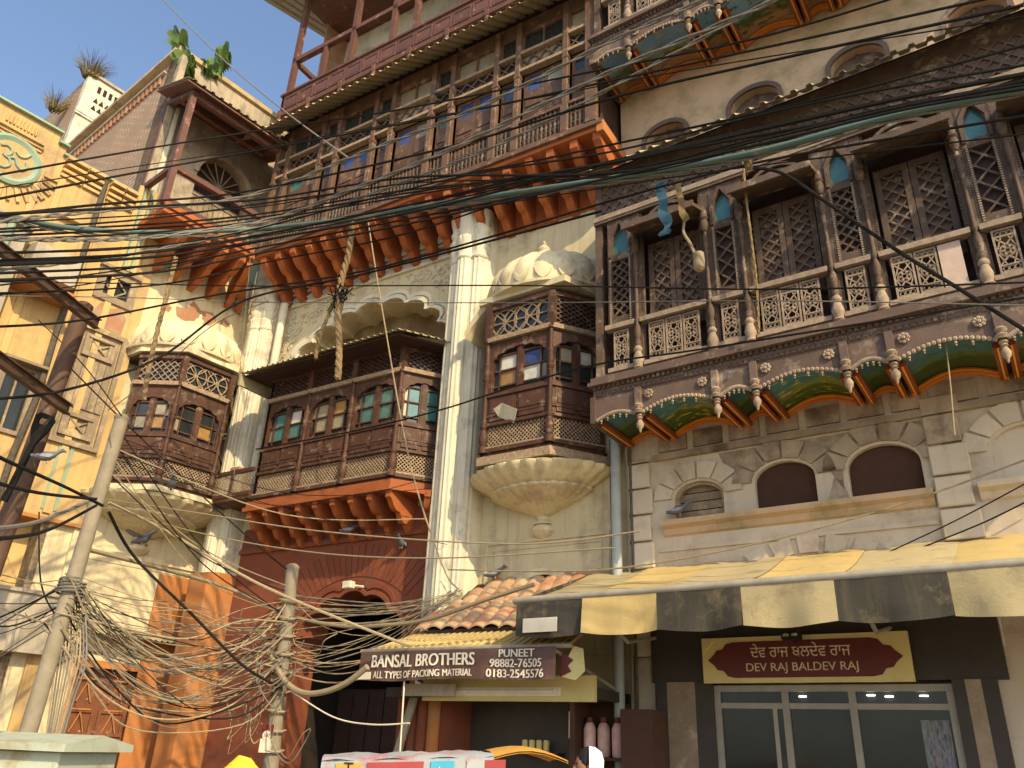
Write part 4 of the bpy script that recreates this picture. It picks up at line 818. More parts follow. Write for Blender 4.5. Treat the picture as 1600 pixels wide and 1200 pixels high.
# ================================================================== STREET LEVEL
mat('street', (.30, .26, .20), (.23, .20, .155), 3, .9, .4, 30, (.08, .07, .06), 1.2, .4)
g = MB().add([(-300, -300, 0), (300, -300, 0), (300, 300, 0), (-300, 300, 0)], [(0, 1, 2, 3)]).build('street', 'street'); tag(g, None, None, kind='structure')
def text(s, size, m, M, parent, name='lettering', width=None, ext=.003, shear=0, warp=None, bold=0):
    c = bpy.data.curves.new('t', 'FONT'); c.body = s; c.size = size; c.extrude = ext; c.align_x = 'CENTER'; c.align_y = 'CENTER'; c.shear = shear; c.offset = 0
    o = bpy.data.objects.new('t', c); COL.objects.link(o); bpy.context.view_layer.update()
    me = bpy.data.meshes.new_from_object(o.evaluated_get(bpy.context.evaluated_depsgraph_get())); COL.objects.unlink(o); bpy.data.objects.remove(o)
    r = bpy.data.objects.new(name, me); COL.objects.link(r); me.materials.clear(); me.materials.append(MATS[m]); r.parent = parent
    xs = [v.co.x for v in me.vertices]; w0 = max(xs)-min(xs) if xs else 1
    MM = M @ Matrix.Rotation(pi/2, 4, 'X') @ (Matrix.Diagonal((width/w0, 1, 1, 1)) if width else Matrix())
    if warp:
        base = [MM @ v.co for v in me.vertices]; fs = [tuple(p.vertices) for p in me.polygons]; vs = []; ff = []
        for n_, dx in enumerate((-bold, 0, bold)):
            ff += [tuple(i+len(vs) for i in f) for f in fs]; vs += [tuple(warp(p+Vector((dx, 0, 0)))-Vector((0, .0008*n_, 0))) for p in base]
        m2 = bpy.data.meshes.new('lettering'); m2.from_pydata(vs, [], ff); m2.materials.append(MATS[m]); r.data = m2
    else: r.matrix_local = MM
    return r
def emis(name, c, s):
    m = bpy.data.materials.new(name); m.use_nodes = True; b = m.node_tree.nodes['Principled BSDF']; b.inputs['Base Color'].default_value = (*c, 1); b.inputs['Emission Color'].default_value = (*c, 1); b.inputs['Emission Strength'].default_value = s; MATS[name] = m
emis('lamp', (1, .95, .85), 6)
mat('canvasdark', (.062, .055, .042), (.045, .04, .03), 5, .9, .3, 60, (.19, .15, .08), 3, .4, ((.2, .16, .09), .3)); mat('canvaspale', (.60, .44, .17), (.52, .38, .15), 5, .9, .3, 60, (.4, .32, .17), 3, .35, ((.35, .28, .15), .3))
mat('canvasgrey', (.44, .36, .19), (.38, .31, .17), 5, .9, .3, 60, (.28, .22, .13), 3, .35)
mat('signcream', (.60, .50, .20), (.55, .45, .18), 4, .5, .05, 40, (.4, .33, .15), 3, .3); mat('signred', (.13, .022, .018), (.11, .02, .016), 5, .45, .05); mat('signgold', (.72, .58, .36), None, 8, .5, 0)
mat('steelbar', (.36, .33, .26), (.26, .23, .18), 9, .5, .15, 40); mat('shopdark', (.055, .045, .035), (.04, .032, .026), 4, .6, .1); mat('aluminium', (.32, .29, .23), (.26, .23, .18), 8, .45, .05)
mat('banner', (.115, .060, .048), (.15, .085, .065), 3, .5, .35, 6, dist=.03); mat('bannerwhite', (.72, .66, .52), (.6, .54, .42), 6, .6, 0)
mat('clay', (.42, .19, .10), (.36, .15, .08), 5, .9, .4, 30, (.46, .36, .21), 3, .95); mat('glazed', (.030, .032, .030), (.018, .02, .02), 2, .1, 0, spec=.35)
# ---- jeweller's shop front below the carved house
S = tag(empty('jewellery_shop', RFm), 'dark framed glass shop front under the striped awning', 'shop')
MB().box(.25, 3.5, -.04, -.01, 0, .4).build('plinth', 'shopdark', S)
MB().box(.25, 3.45, -.10, -.01, 2.30, 2.95).build('fascia_board', 'shopdark', S)
for x0, x1, m in ((.30, .42, 'shopdark'), (.42, .72, 'greywood'), (.72, .90, 'shopdark'), (3.02, 3.12, 'shopdark'), (3.12, 3.24, 'greywood'), (3.24, 3.36, 'shopdark')): MB().box(x0, x1, -.12, .05, 0, 2.3).build('jamb', m, S)
MB().box(.9, 3.02, -.07, -.02, 2.21, 2.27).build('transom_bar', 'aluminium', S); MB().box(.9, 3.02, -.065, -.02, 2.06, 2.11).build('transom_bar', 'aluminium', S)
for x in (.90, 1.56, 2.16, 2.96): MB().box(x, x+.06, -.075, -.015, .02, 2.21).build('mullion', 'aluminium', S)
MB().box(1.46, 1.50, -.06, -.02, .1, 2.06).build('door_stile', 'aluminium', S)
for a, b in ((.96, 1.56), (1.62, 2.16), (2.22, 2.96)): MB().box(a, b, -.045, -.038, .1, 2.06).build('pane', 'glazed', S); MB().box(a, b, -.045, -.038, 2.11, 2.21).build('pane', 'glazed', S)
pm_ = MB().box(2.72, 2.94, -.052, -.047, .9, 1.98).build('poster', 'clay', S)
nt_ = MATS['posterart'] = bpy.data.materials.new('posterart'); nt_.use_nodes = True; N = nt_.node_tree.nodes; L = nt_.node_tree.links
vz = N.new('ShaderNodeTexVoronoi'); vz.inputs['Scale'].default_value = 22; hs = N.new('ShaderNodeHueSaturation'); hs.inputs['Saturation'].default_value = .5; hs.inputs['Value'].default_value = .22; L.new(vz.outputs['Color'], hs.inputs['Color']); L.new(hs.outputs[0], N['Principled BSDF'].inputs['Base Color'])
pm_.data.materials[0] = nt_
for x, z in ((2.35, 2.175), (2.5, 2.165), (2.78, 2.17), (1.75, 2.165)): MB().lathe([(.035, 0), (.035, .008), (.001, .009)], (x, -.055, z), 12, sy=.5).build('spot_lamp', 'lamp', S)
MB().box(3.36, 6, -.05, .05, 0, 3.1).build('side_pier', 'pinkwall', S); MB().box(.0, .26, -.05, .02, 0, 2.55).build('side_pier', 'greyplaster', S)
SG = tag(empty('shop_sign', RFm @ Matrix.Translation((1.80, -.20, 2.49))), 'cream signboard with dark red panel reading DEV RAJ BALDEV RAJ in two scripts', 'sign')
MB().box(-.95, .95, 0, .05, -.21, .21).build('board', 'signcream', SG)
cp = [(-.89, 0), (-.83, .05), (-.80, .09), (-.74, .10), (-.70, .15), (-.63, .165), (.63, .165), (.70, .15), (.74, .10), (.80, .09), (.83, .05), (.89, 0)]; cp = cp+[(x, -z) for x, z in cp[-2:0:-1]]
MB().prism(cp, -.006, 0).build('red_panel', 'signred', SG)
text('ਦੇਵ ਰਾਜ ਬਲਦੇਵ ਰਾਜ', .14, 'signgold', Matrix.Translation((0, -.009, .06)), SG, width=.92); text('DEV RAJ BALDEV RAJ', .105, 'signgold', Matrix.Translation((0, -.009, -.075)), SG, width=1.02)
fl = tag(empty('flood_lamp', RFm @ Matrix.Translation((1.78, -.33, 2.66))), 'small black lamp clamped to the top of the cream signboard', 'lamp')
MB().box(-.09, .09, -.03, .04, -.02, .05).build('housing', 'dark', fl, bevel=.01); MB().lathe([(.03, 0), (.03, .02), (.001, .03)], (-.04, -.04, .01), 10).lathe([(.03, 0), (.03, .02), (.001, .03)], (.04, -.04, .01), 10).build('lens', 'steelbar', fl); MB().tube([(0, .03, 0), (0, .15, -.03)], .012, 6).build('arm', 'dark', fl)
# ---- striped awning
A = tag(empty('striped_awning', RFm), 'long canvas awning striped dark and pale yellow with hanging valance', 'awning')
y0, z0, y1, z1 = 0, 3.50, -1.5, 2.95
sx = [-.52, .22, .97, 1.73, 2.48, 3.28, 4.05, 4.8, 5.55]
for i, (a, b) in enumerate(zip(sx, sx[1:])):
    m = 'canvasdark' if i % 2 == 0 else ('canvaspale' if i < 2 else 'canvasgrey')
    tm = 'canvasgrey' if i % 2 == 0 else 'canvaspale'
    n = 8; tp = MB(); vs = []
    for k in range(n+1):
        t = k/n; yy = y0+(y1-y0)*t; zz = z0+(z1-z0)*t-.045*sin(pi*t)
        for q in range(5): u = a+(b-a)*q/4; vs += [(u, yy, zz+.012*sin(q*pi/2+i))]
    tp.add(vs+[(x, y, z-.006) for x, y, z in vs], [(k*5+q, k*5+q+1, k*5+q+6, k*5+q+5) for k in range(n) for q in range(4)]+[(45+k*5+q, 45+k*5+q+5, 45+k*5+q+6, 45+k*5+q+1) for k in range(n) for q in range(4)]); tp.build('canvas_stripe', tm, A, True)
    v = MB(); vs = []; R_ = random.Random(i)
    for k in range(7):
        for q in range(13):
            t = q/12; u = a+(b-a)*t; d = .33+.03*sin(pi*t); vs.append((u+.003, y1-.02-.025*sin(t*5+i)*k/6-.015*sin(t*11+i*2)*(k/6), z1-.01-d*k/6))
    v.add(vs+[(x, y+.005, z) for x, y, z in vs], [(k*13+q, k*13+13+q, k*13+14+q, k*13+1+q) for k in range(6) for q in range(12)]+[(91+k*13+q, 91+k*13+1+q, 91+k*13+14+q, 91+k*13+13+q) for k in range(6) for q in range(12)]); v.build('valance_panel', m, A, True)
MB().tube([(-.56, y1, z1+.0), (5.6, y1, z1+.0)], .035, 10).build('front_bar', 'steelbar', A, True)
ep = MB().ext([(-.52, y0, z0), (-.52, y1, z1), (-.52, y1, z1-.34), (-.52, y1+.5, z1-.2)], (.005, 0, 0)); ep.build('end_flap', 'canvasdark', A)
for x in (.3, 2.6, 5.0): MB().tube([(x, -.05, 2.75), (x, -.75, 2.62), (x, y1, z1-.04)], .02, 6).build('folding_arm', 'steelbar', A)
MB().box(-.40, -.02, y1-.075, y1-.068, 2.63, 2.76).build('paper_label', 'bannerwhite', A)
# ---- packing-material shop between the pillar and the carved house
K = tag(empty('packing_shop'), 'small open-fronted shop with shelves and clay tile roof, right of the passage arch', 'shop')
MB().box(5.0, 7.6, -.03, -.012, 0, 2.2).build('back_panel', 'shopdark', K); MB().box(5.0, 7.55, -.95, .0, 2.10, 2.2).build('ceiling', 'shopdark', K)
MB().box(5.55, 7.62, -1.0, -.94, 2.06, 2.30).build('fascia', 'signcream', K)
for x, m in ((5.02, 'redwall'), (5.16, 'redwall'), (5.3, 'redwall'), (5.45, 'orangewall')): MB().lathe([(.075, 0), (.075, 2.12)], (x, -.62, 0), 10).build('red_pier', m, K, True)
MB().box(5.0, 5.55, -.6, -.02, 0, 2.12).build('pier_core', 'redwall', K)
tl = MB().tube([(5.9, -1.03, 2.15), (7.2, -1.03, 2.15)], .022, 8).build('tube_lamp', 'bannerwhite', K, True); MB().box(5.85, 7.25, -1.02, -1.0, 2.11, 2.19).build('lamp_batten', 'bannerwhite', K)
for x in (5.95, 6.3, 6.62, 7.0): MB().lathe([(.05, 0), (.05, -.008), (.001, -.009)], (x, -.55, 2.098), 12).build('ceiling_lamp', 'lamp', K)
cab = MB().box(7.1, 7.16, -.5, -.05, 0, 2.1).box(7.72, 8.05, -.62, -.05, 0, 2.02).box(7.1, 7.75, -.12, -.05, 0, 2.1).build('cabinet', 'framedark', K)
for z in (1.55, 1.0): MB().box(7.12, 7.75, -.48, -.06, z, z+.03).build('shelf', 'framedark', K)
mat('pinkjar', (.62, .32, .27), (.7, .5, .42), 14, .35, .05)
for i, x in enumerate((7.24, 7.40, 7.56, 7.69)):
    j_ = tag(MB().lathe([(.055, 0), (.065, .02), (.065, .26), (.05, .30), (.035, .32)], (x, -.32, 1.581), 14).build('jar', 'pinkjar', None, True), 'pink and white plastic jar on the shelf of the packing shop', 'jar', 'jars on the packing shop shelf'); MB().lathe([(.04, 0), (.04, .05), (.001, .055)], (x, -.32, 1.901), 10).build('lid', 'signred', j_)
for i in range(4): tag(MB().lathe([(.035, 0), (.035, .1), (.03, .12), (.001, .122)], (6.35+i*.09, -.12, 1.60), 10).build('tin_can', 'signcream', None, True), 'small yellow tin at the back of the packing shop', 'tin', 'yellow tins in the packing shop')
MB().box(6.3, 6.8, -.2, -.03, 1.57, 1.599).build('back_shelf', 'framedark', K); MB().box(6.85, 7.05, -.05, -.035, 1.75, 2.02).build('calendar', 'bannerwhite', K); MB().prism([(6.93, 1.82), (6.97, 1.83), (6.96, 1.94), (6.92, 1.92)], -.056, -.05).build('calendar_print', 'dark', K)
# clay tile roof, every tile a piece
TR = tag(empty('tile_roof'), 'sloping roof of dusty red clay tiles over the packing shop', 'roof')
tile = MB(); n = 6; w_ = .2; vs = []
for yy, zz in ((0, 0), (-.3, -.225)):
    for k in range(n+1): vs.append((w_*k/n, yy, zz+.035*abs(sin(pi*k/n))))
tile.add(vs+[(x, y, z-.014) for x, y, z in vs], [(k, k+n+1, k+n+2, k+1) for k in range(n)]+[(14+k, 14+k+1, 14+k+n+2, 14+k+n+1) for k in range(n)]+[(n+1+k, 14+n+1+k, 14+n+2+k, n+2+k) for k in range(n)])
tl0 = None; rr_ = random.Random(3)
for row in range(4):
    xs0 = 5.72-.13*row; x = xs0
    while x < 7.45:
        if tl0 is None: tl0 = tile.build('clay_tile', 'clay', TR, True); o = tl0
        else: o = tl0.copy(); COL.objects.link(o)
        o.location = (x+rr_.uniform(-.01, .01), -.0-.235*row, 3.52-.17*row+.012*(row % 2)+rr_.uniform(0, .012)); o.rotation_euler = (rr_.uniform(-.03, .03), rr_.uniform(-.03, .03), rr_.uniform(-.05, .05)); x += .195
MB().side([(0, 3.49), (-.98, 2.80), (-.98, 2.77), (0, 3.44)], 5.5, 7.5).build('roof_deck', 'darkwood', TR)
# Bansal awning with its printed banner
BN = tag(empty('banner_awning'), 'ribbed awning with maroon cloth banner reading BANSAL BROTHERS', 'awning')
aw = MB(); corrug(aw, (5.42, -.72, 2.86), (7.52, -.72, 2.86), (5.02, -1.42, 2.53), (7.58, -1.42, 2.53), .09, .02); aw.build('ribbed_sheet', 'canvaspale', BN)
MB().tube([(5.0, -1.44, 2.53), (7.6, -1.44, 2.53)], .025, 8).build('front_bar', 'steelbar', BN, True)
bn = MB(); vs = []; nn = 40
def by(t): return -1.475-.018*sin(t*21)-.012*sin(t*47+1)
for k in range(7):
    for q in range(nn+1): t = q/nn; vs.append((5.03+2.42*t, -1.475+(by(t)+1.475)*k/6, 2.52-.29*k/6-.012*sin(t*9)*k/6))
bn.add(vs+[(x, y+.004, z) for x, y, z in vs], [(k*(nn+1)+q, (k+1)*(nn+1)+q, (k+1)*(nn+1)+q+1, k*(nn+1)+q+1) for k in range(6) for q in range(nn)]+[(7*(nn+1)+k*(nn+1)+q, 7*(nn+1)+k*(nn+1)+q+1, 7*(nn+1)+(k+1)*(nn+1)+q+1, 7*(nn+1)+(k+1)*(nn+1)+q) for k in range(6) for q in range(nn)])
bo = bn.build('banner', 'banner', BN, True)
for s_, sz, x, z, wd in (('BANSAL BROTHERS', .175, 5.87, 2.415, 1.32), ('ALL TYPES OF PACKING MATERIAL', .098, 5.88, 2.285, 1.26), ('PUNEET', .10, 7.02, 2.465, .40), ('98882-76505', .105, 7.02, 2.375, .58), ('0183-2545576', .105, 7.02, 2.282, .64)):
    text(s_, sz, 'bannerwhite', Matrix.Translation((x, 0, z)), bo, width=wd, ext=0, bold=.006 if sz > .15 else .0035, warp=lambda p: Vector((p.x, -1.475+(by((p.x-5.03)/2.42)+1.475)*max(0, min(1, (2.52-p.z)/.29))-.016, p.z-.012*sin((p.x-5.03)/2.42*9)*(2.52-p.z)/.29)))
MB().box(5.03, 5.22, -1.505, -1.50, 2.235, 2.31).build('printed_corner', 'bannerwhite', bo)
MB().prism([(7.45, 2.26), (7.62, 2.22), (7.72, 2.3), (7.7, 2.5), (7.6, 2.53)], -1.40, -1.395).build('yellow_flex', 'signcream', BN); MB().prism([(7.46, 2.25), (7.58, 2.30), (7.54, 2.35), (7.60, 2.40), (7.48, 2.47)], -1.41, -1.401).build('red_motif', 'signred', BN)
for x in (5.1, 7.4): MB().tube([(x, -1.42, 2.5), (x+.1, -.1, 2.2)], .02, 6).build('stay', 'steelbar', BN)
lb = tag(MB().box(5.36, 6.05, -1.12, -1.08, 2.10, 2.22).build('shutter_box', 'greyplaster'), 'pale grey metal box under the BANSAL BROTHERS banner', 'box'); 
pr = tag(MB().tube([(4.62, -.75, 0), (5.25, -.75, 2.12)], .05, 8).build('leaning_prop', 'steelbar', None, True), 'grey round prop leaning against the red pier in the passage', 'prop')
cc = tag(empty('security_camera', Matrix.Translation((3.62, -.12, 3.55))), 'white security camera above the red passage arch', 'camera')
MB().box(-.09, .07, -.22, -.12, -.05, .05).build('housing', 'bannerwhite', cc, bevel=.012); MB().lathe([(.035, 0), (.035, .02), (.001, .021)], (0, 0, 0), 12).build('lens', 'dark', cc); COL.objects[-1].matrix_local = Matrix.Translation((-.09, -.17, 0)) @ Matrix.Rotation(-pi/2, 4, 'Y'); MB().tube([(.02, -.15, 0), (.05, .12, .02)], .02, 6).build('arm', 'bannerwhite', cc)
# ================================================================== POLES AND CABLES
mat('concrete', (.27, .23, .165), (.20, .17, .12), 7, .85, .4, 35, (.2, .17, .12), 3, .4, ((.17, .14, .1), .5)); mat('rustpole', (.115, .062, .038), (.085, .05, .034), 6, .7, .3, 35, (.2, .13, .08), 4, .3)
mat('cblack', (.012, .012, .011), (.022, .02, .018), 30, .85, .0, spec=.08); mat('cgrey', (.20, .185, .155), (.13, .12, .10), 40, .7, 0); mat('cbeige', (.34, .27, .165), (.25, .20, .125), 25, .8, 0); mat('cteal', (.075, .14, .12), (.11, .16, .135), 5, .5, .05, 20, (.3, .3, .24), 2, .3); mat('straw', (.30, .21, .10), (.22, .15, .075), 40, .95, .5, 80)
def pole(name, label, px_top, px_bot, out, r, m, zt=None):
    a = atY(*px_top, out); b = atY(*px_bot, out); dirv = (a-b)/(a.z-b.z); base = b-dirv*b.z
    o = tag(empty(name, Matrix.Translation(base)), label, 'pole', 'utility poles'); h = a.z; dv = dirv
    MB().tube([dv*0, dv*(h*.5), dv*h], r*1.05, 16, r*.9).build('shaft', m, o, True); MB().lathe([(r*.95, 0), (r*.98, .03), (r*.6, .06), (.005, .07)], dv*(h-.01), 14).build('cap', m, o, True)
    return o, base, dv, h
P1, b1, d1, h1 = pole('utility_pole', 'pale tubular concrete pole beside the left domed bay, wires fanning from its middle', (190, 655), (45, 1140), 4.0, .078, 'concrete')
P2, b2, d2, h2 = pole('utility_pole', 'short dusty pole wrapped in cables in front of the red arch', (457, 888), (425, 1180), 1.6, .085, 'concrete')
P3, b3, d3, h3 = pole('utility_pole', 'brown steel pole with two channel arms against yellow house', (131, 480), (18, 800), 4.4, .10, 'rustpole')
for px0, px1 in (((0, 388), (153, 507)), ((0, 562), (107, 640))):
    B = atY(*px1, 4.4); Aa = atZ(*px0, B.z); Aa = B+(Aa-B).normalized()*min(3, (Aa-B).length*1.6)
    M = Matrix.Translation(-b3); v = (Aa-B).normalized(); sd = v.cross(Vector((0, 0, 1))).normalized()
    m = MB(M); m.bar(B, Aa, .012, .10, (0, 0, 1)); m.bar(B+Vector((0, 0, .05)), Aa+Vector((0, 0, .05)), .07, .012, (0, 0, 1)); m.bar(B-Vector((0, 0, .05)), Aa-Vector((0, 0, .05)), .07, .012, (0, 0, 1)); m.build('channel_arm', 'rustpole', P3)
pd_ = atY(62, 672, 4.6); lev = tag(MB(Matrix.Translation(pd_) @ Matrix.Rotation(.35, 4, 'Y') @ Matrix.Rotation(.5, 4, 'Z')).plate([(-.11, .13), (-.06, .17), (.06, .17), (.11, .13), (.09, .0), (.03, -.14), (.03, -.75), (-.03, -.75), (-.03, -.14), (-.09, .0)][::-1], [[(-.05, .06), (.05, .06), (.06, .09), (.05, .12), (-.05, .12), (-.06, .09)]], -.015, .015).build('switch_handle', 'cblack'), 'black paddle-shaped switch handle on the brown steel pole', 'handle')
for k in range(5): MB(Matrix.Translation(-b1)).tube([b1+d1*(2.9-.03*k)+Vector((.115*cos(a*pi/6), .115*sin(a*pi/6), .004*a)) for a in range(13)], .012, 5).build('cable_tie', 'cgrey', P1, True)
for k in range(9): MB(Matrix.Translation(-b2)).tube([b2+d2*(1.5+.2*k)+Vector((.12*cos(a*pi/6), .12*sin(a*pi/6), .01*sin(a))) for a in range(13)], .014, 5).build('cable_tie', 'cbeige', P2, True)
def smooth(P, n=8):
    q = []
    for i in range(len(P)-1):
        p0 = P[max(i-1, 0)]; p3 = P[min(i+2, len(P)-1)]; p1, p2 = P[i], P[i+1]
        for k in range(n):
            t = k/n; q.append(.5*((2*p1)+(p2-p0)*t+(2*p0-5*p1+4*p2-p3)*t*t+(3*p1-p0-3*p2+p3)*t*t*t))
    return q+[P[-1]]
NC = 0
LAB = {'black': 'thin black cable strung across the street in front of the haveli', 'twist': 'twisted grey aluminium cable strung across the street', 'thin': 'thin slack service wire crossing the house fronts', 'tangle': 'slack dusty wire in the tangle between the pale pole and wrapped pole', 'hang': 'dusty wire hanging loose from the wrapped pole', 'bundle': 'black cable in the thick bundle running above the carved balcony'}
GRP = {'black': 'black cables across the street', 'twist': 'twisted cables across the street', 'thin': 'thin service wires', 'tangle': 'tangled wires between the poles', 'hang': 'loose wires around the wrapped pole', 'bundle': 'bundled cables above the carved balcony'}
def cable(px, kind, r, m, out=3.0, out2=None, n=8):
    k = len(px)-1; P = []
    for i, (x, y) in enumerate(px): P.append(atY(x, y, out+((out2 if out2 is not None else out)-out)*i/k+(max(0, (430-x)/470)*3.0 if kind in ('black', 'twist', 'bundle') or px[0][0] < 0 else 0)))
    P = smooth(P, n)
    if kind == 'twist':
        mb = MB(); L_ = 0; cum = [0]
        for a, b in zip(P, P[1:]): cum.append(cum[-1]+(b-a).length)
        fine = []
        tot = cum[-1]; N_ = int(tot/.07); j = 0
        for s in range(N_+1):
            d_ = tot*s/N_
            while j < len(P)-2 and cum[j+1] < d_: j += 1
            fine.append((P[j].lerp(P[j+1], (d_-cum[j])/max(1e-6, cum[j+1]-cum[j])), d_))
        for ph in (0, pi): mb.tube([p+Vector((0, r*cos(d_*9+ph), r*sin(d_*9+ph))) for p, d_ in fine], r*.85, 5)
    else: mb = MB().tube(P, r, 6)
    o = mb.build('cable', m, None, True); x0, x1 = px[0], px[-1]
    w1 = {'cblack': 'black', 'cgrey': 'grey', 'cbeige': 'beige', 'bannerwhite': 'white'}[m]+(' thick' if r > .0125 else '')
    def place(p):
        x, y = p
        if x < 0: return 'the yellow house parapet' if y < 330 else 'the yellow house wall' if y < 520 else 'the brown steel pole'
        if x > 1590: return 'the top of the carved house' if y < 70 else 'the eave of the carved house' if y < 250 else 'the lower wall of the carved house'
        if x < 210: return 'the pale pole'
        return 'the upper gallery' if y < 300 else 'the centre bay' if x < 700 and y < 800 else 'the wrapped pole' if x < 560 else 'the tile roof' if x < 900 else 'the carved balcony'
    lab = {'black': w1+' overhead cable', 'twist': w1+' twisted cable', 'thin': 'thin '+w1.replace(' thick', '')+' wire', 'bundle': w1+' cable in the thick overhead bundle', 'hang': w1+' wire hanging down the pale pole'}[kind]
    if kind in ('black', 'twist', 'thin'): lab = (lab+' from '+place(x0)+' to '+place(x1)).replace(' the ', ' ')
    elif kind == 'bundle': lab += ' crossing the carved balcony'
    return tag(o, lab, 'cable', GRP[kind])
S_ = .0115
for px, kd, r, m, *o in [
 ([(-40, 280), (230, 232), (450, 197), (620, 172), (960, 105), (1180, 60), (1420, -10)], 'black', .011, 'cblack', 3.2),
 ([(-40, 318), (200, 272), (380, 239), (700, 180), (960, 125), (1330, 45), (1600, -15)], 'black', .012, 'cblack', 3.3),
 ([(-40, 350), (150, 330), (380, 308), (583, 232), (742, 170), (960, 62), (1100, 0), (1180, -40)], 'twist', .013, 'cgrey', 3.4),
 ([(-40, 372), (220, 372), (416, 344), (560, 292), (706, 232), (960, 109), (1200, 5), (1260, -30)], 'twist', .013, 'cgrey', 3.6),
 ([(-40, 425), (200, 398), (420, 352), (560, 310), (760, 234), (960, 134), (1240, -20)], 'twist', .012, 'cgrey', 3.0),
 ([(-40, 342), (150, 320), (380, 300), (700, 230), (960, 152), (1200, 96), (1600, 8)], 'black', .013, 'cblack', 3.5),
 ([(-40, 360), (200, 345), (380, 322), (706, 275), (960, 225), (1300, 150), (1640, 60)], 'black', .012, 'cblack', 2.9),
 ([(-40, 395), (200, 388), (380, 362), (706, 279), (960, 236), (1250, 165), (1640, 95)], 'black', .011, 'cblack', 3.1),
 ([(-40, 410), (180, 400), (380, 372), (640, 320), (800, 282), (960, 252), (1300, 190), (1640, 118)], 'black', .014, 'cblack', 3.3),
 ([(-40, 450), (200, 420), (420, 375), (640, 333), (960, 268), (1250, 215), (1640, 140)], 'black', .009, 'cblack', 2.7),
 ([(-40, 465), (160, 440), (380, 392), (620, 345), (900, 300), (1160, 262), (1640, 205)], 'thin', .007, 'cblack', 2.6),
 ([(-40, 300), (200, 262), (420, 228), (800, 160), (1100, 105), (1640, 20)], 'thin', .007, 'cblack', 2.8),
 ([(-40, 512), (130, 500), (330, 462), (560, 425), (760, 372), (940, 318), (1165, 258), (1400, 215), (1640, 175)], 'black', .012, 'cblack', 2.8),
 ([(-40, 625), (100, 610), (250, 558), (380, 470), (560, 430), (760, 378), (940, 330)], 'black', .014, 'cblack', 2.6),
 ([(-40, 440), (200, 443), (400, 447), (800, 446), (1200, 452), (1640, 440)], 'thin', .008, 'cblack', 2.4),
 ([(-40, 462), (200, 465), (400, 472), (800, 473), (1200, 470), (1640, 478)], 'thin', .006, 'cgrey', 2.4),
 ([(400, 702), (560, 672), (690, 640), (800, 605), (940, 568), (1100, 545), (1600, 465)], 'thin', .010, 'cblack', 1.9),
 ([(1165, 262), (1220, 270), (1290, 315), (1400, 390), (1500, 452), (1640, 540)], 'black', .016, 'cblack', 2.3),
 ([(245, -10), (340, 85), (440, 170), (545, 247)], 'thin', .012, 'cgrey', 2.0),
 ([(575, 345), (600, 500), (640, 720), (690, 880), (715, 920)], 'thin', .010, 'cbeige', 1.5),
 ([(395, 360), (385, 470), (372, 620), (365, 760)], 'thin', .005, 'cgrey', 1.4),
 ([(-40, 690), (0, 715), (100, 760), (160, 790)], 'thin', .009, 'cblack', 4.2), ([(-40, 745), (60, 770), (150, 780)], 'thin', .008, 'cblack', 4.2),
 ([(-40, 830), (60, 815), (150, 778)], 'thin', .010, 'cgrey', 4.1), ([(-40, 845), (70, 830), (150, 790)], 'thin', .009, 'cblack', 4.1),
 ([(60, 500), (130, 570), (190, 650)], 'thin', .007, 'cblack', 4.2), ([(95, 560), (190, 655), (300, 760), (400, 850), (452, 893)], 'thin', .009, 'cblack', 3.9, 1.6),
 ([(165, 780), (300, 800), (500, 830), (800, 850), (1000, 830)], 'thin', .006, 'cbeige', 3.4), ([(165, 790), (300, 830), (480, 862), (680, 872), (960, 856)], 'thin', .006, 'cbeige', 3.2),
 ([(700, 890), (860, 893), (990, 885), (1180, 850), (1400, 790), (1640, 705)], 'thin', .009, 'cbeige', .5), ([(1370, 872), (1390, 862), (1500, 810), (1640, 735)], 'thin', .006, 'cblack', .4), ([(1410, 872), (1430, 860), (1540, 815), (1640, 765)], 'thin', .007, 'cblack', .4),
 ([(170, 640), (240, 590), (330, 510), (420, 470)], 'thin', .006, 'cgrey', 2.8), ([(1476, 520), (1485, 600), (1490, 660), (1492, 680)], 'thin', .006, 'cbeige', 1.05)]:
    cable(px, kd, r, m, *o)
rr_ = random.Random(5)
for i in range(11):                                 # dense bundle above the carved balcony
    d_ = -60+12*i+rr_.uniform(-6, 6); e_ = rr_.uniform(-16, 16)
    cable([(-40, 395+d_), (250, 380+d_), (420, 357+d_*.8), (640, 318+d_*.7), (960, 262+e_), (1200, 208+e_), (1420, 158+e_*.8), (1640, 118+e_)], 'bundle', rr_.uniform(.008, .014), 'cblack', 3.2+rr_.uniform(-.5, .4))
tp_ = [(-40, 325), (13, 337), (100, 355), (200, 362), (300, 362), (420, 356), (560, 340), (690, 318), (960, 278), (1180, 238), (1400, 180), (1640, 132)]
tag(MB().tube(smooth([atY(x, y, 3.0+max(0, (430-x)/470)*3.0) for x, y in tp_]), .028, 10).build('conduit_pipe', 'cteal', None, True), 'thick teal plastic conduit lashed along the overhead cables', 'pipe')
cable([(x, y+7) for x, y in tp_], 'twist', .010, 'cgrey', 2.98)
def wl(r, m): return {.006: 'very thin', .007: 'thin', .008: 'thin', .009: 'medium', .011: 'medium', .012: 'thick', .013: 'thick', .016: 'very thick'}[r]+' '+{'cbeige': 'dusty beige', 'cgrey': 'grey', 'cblack': 'black'}[m]+' slack wire'
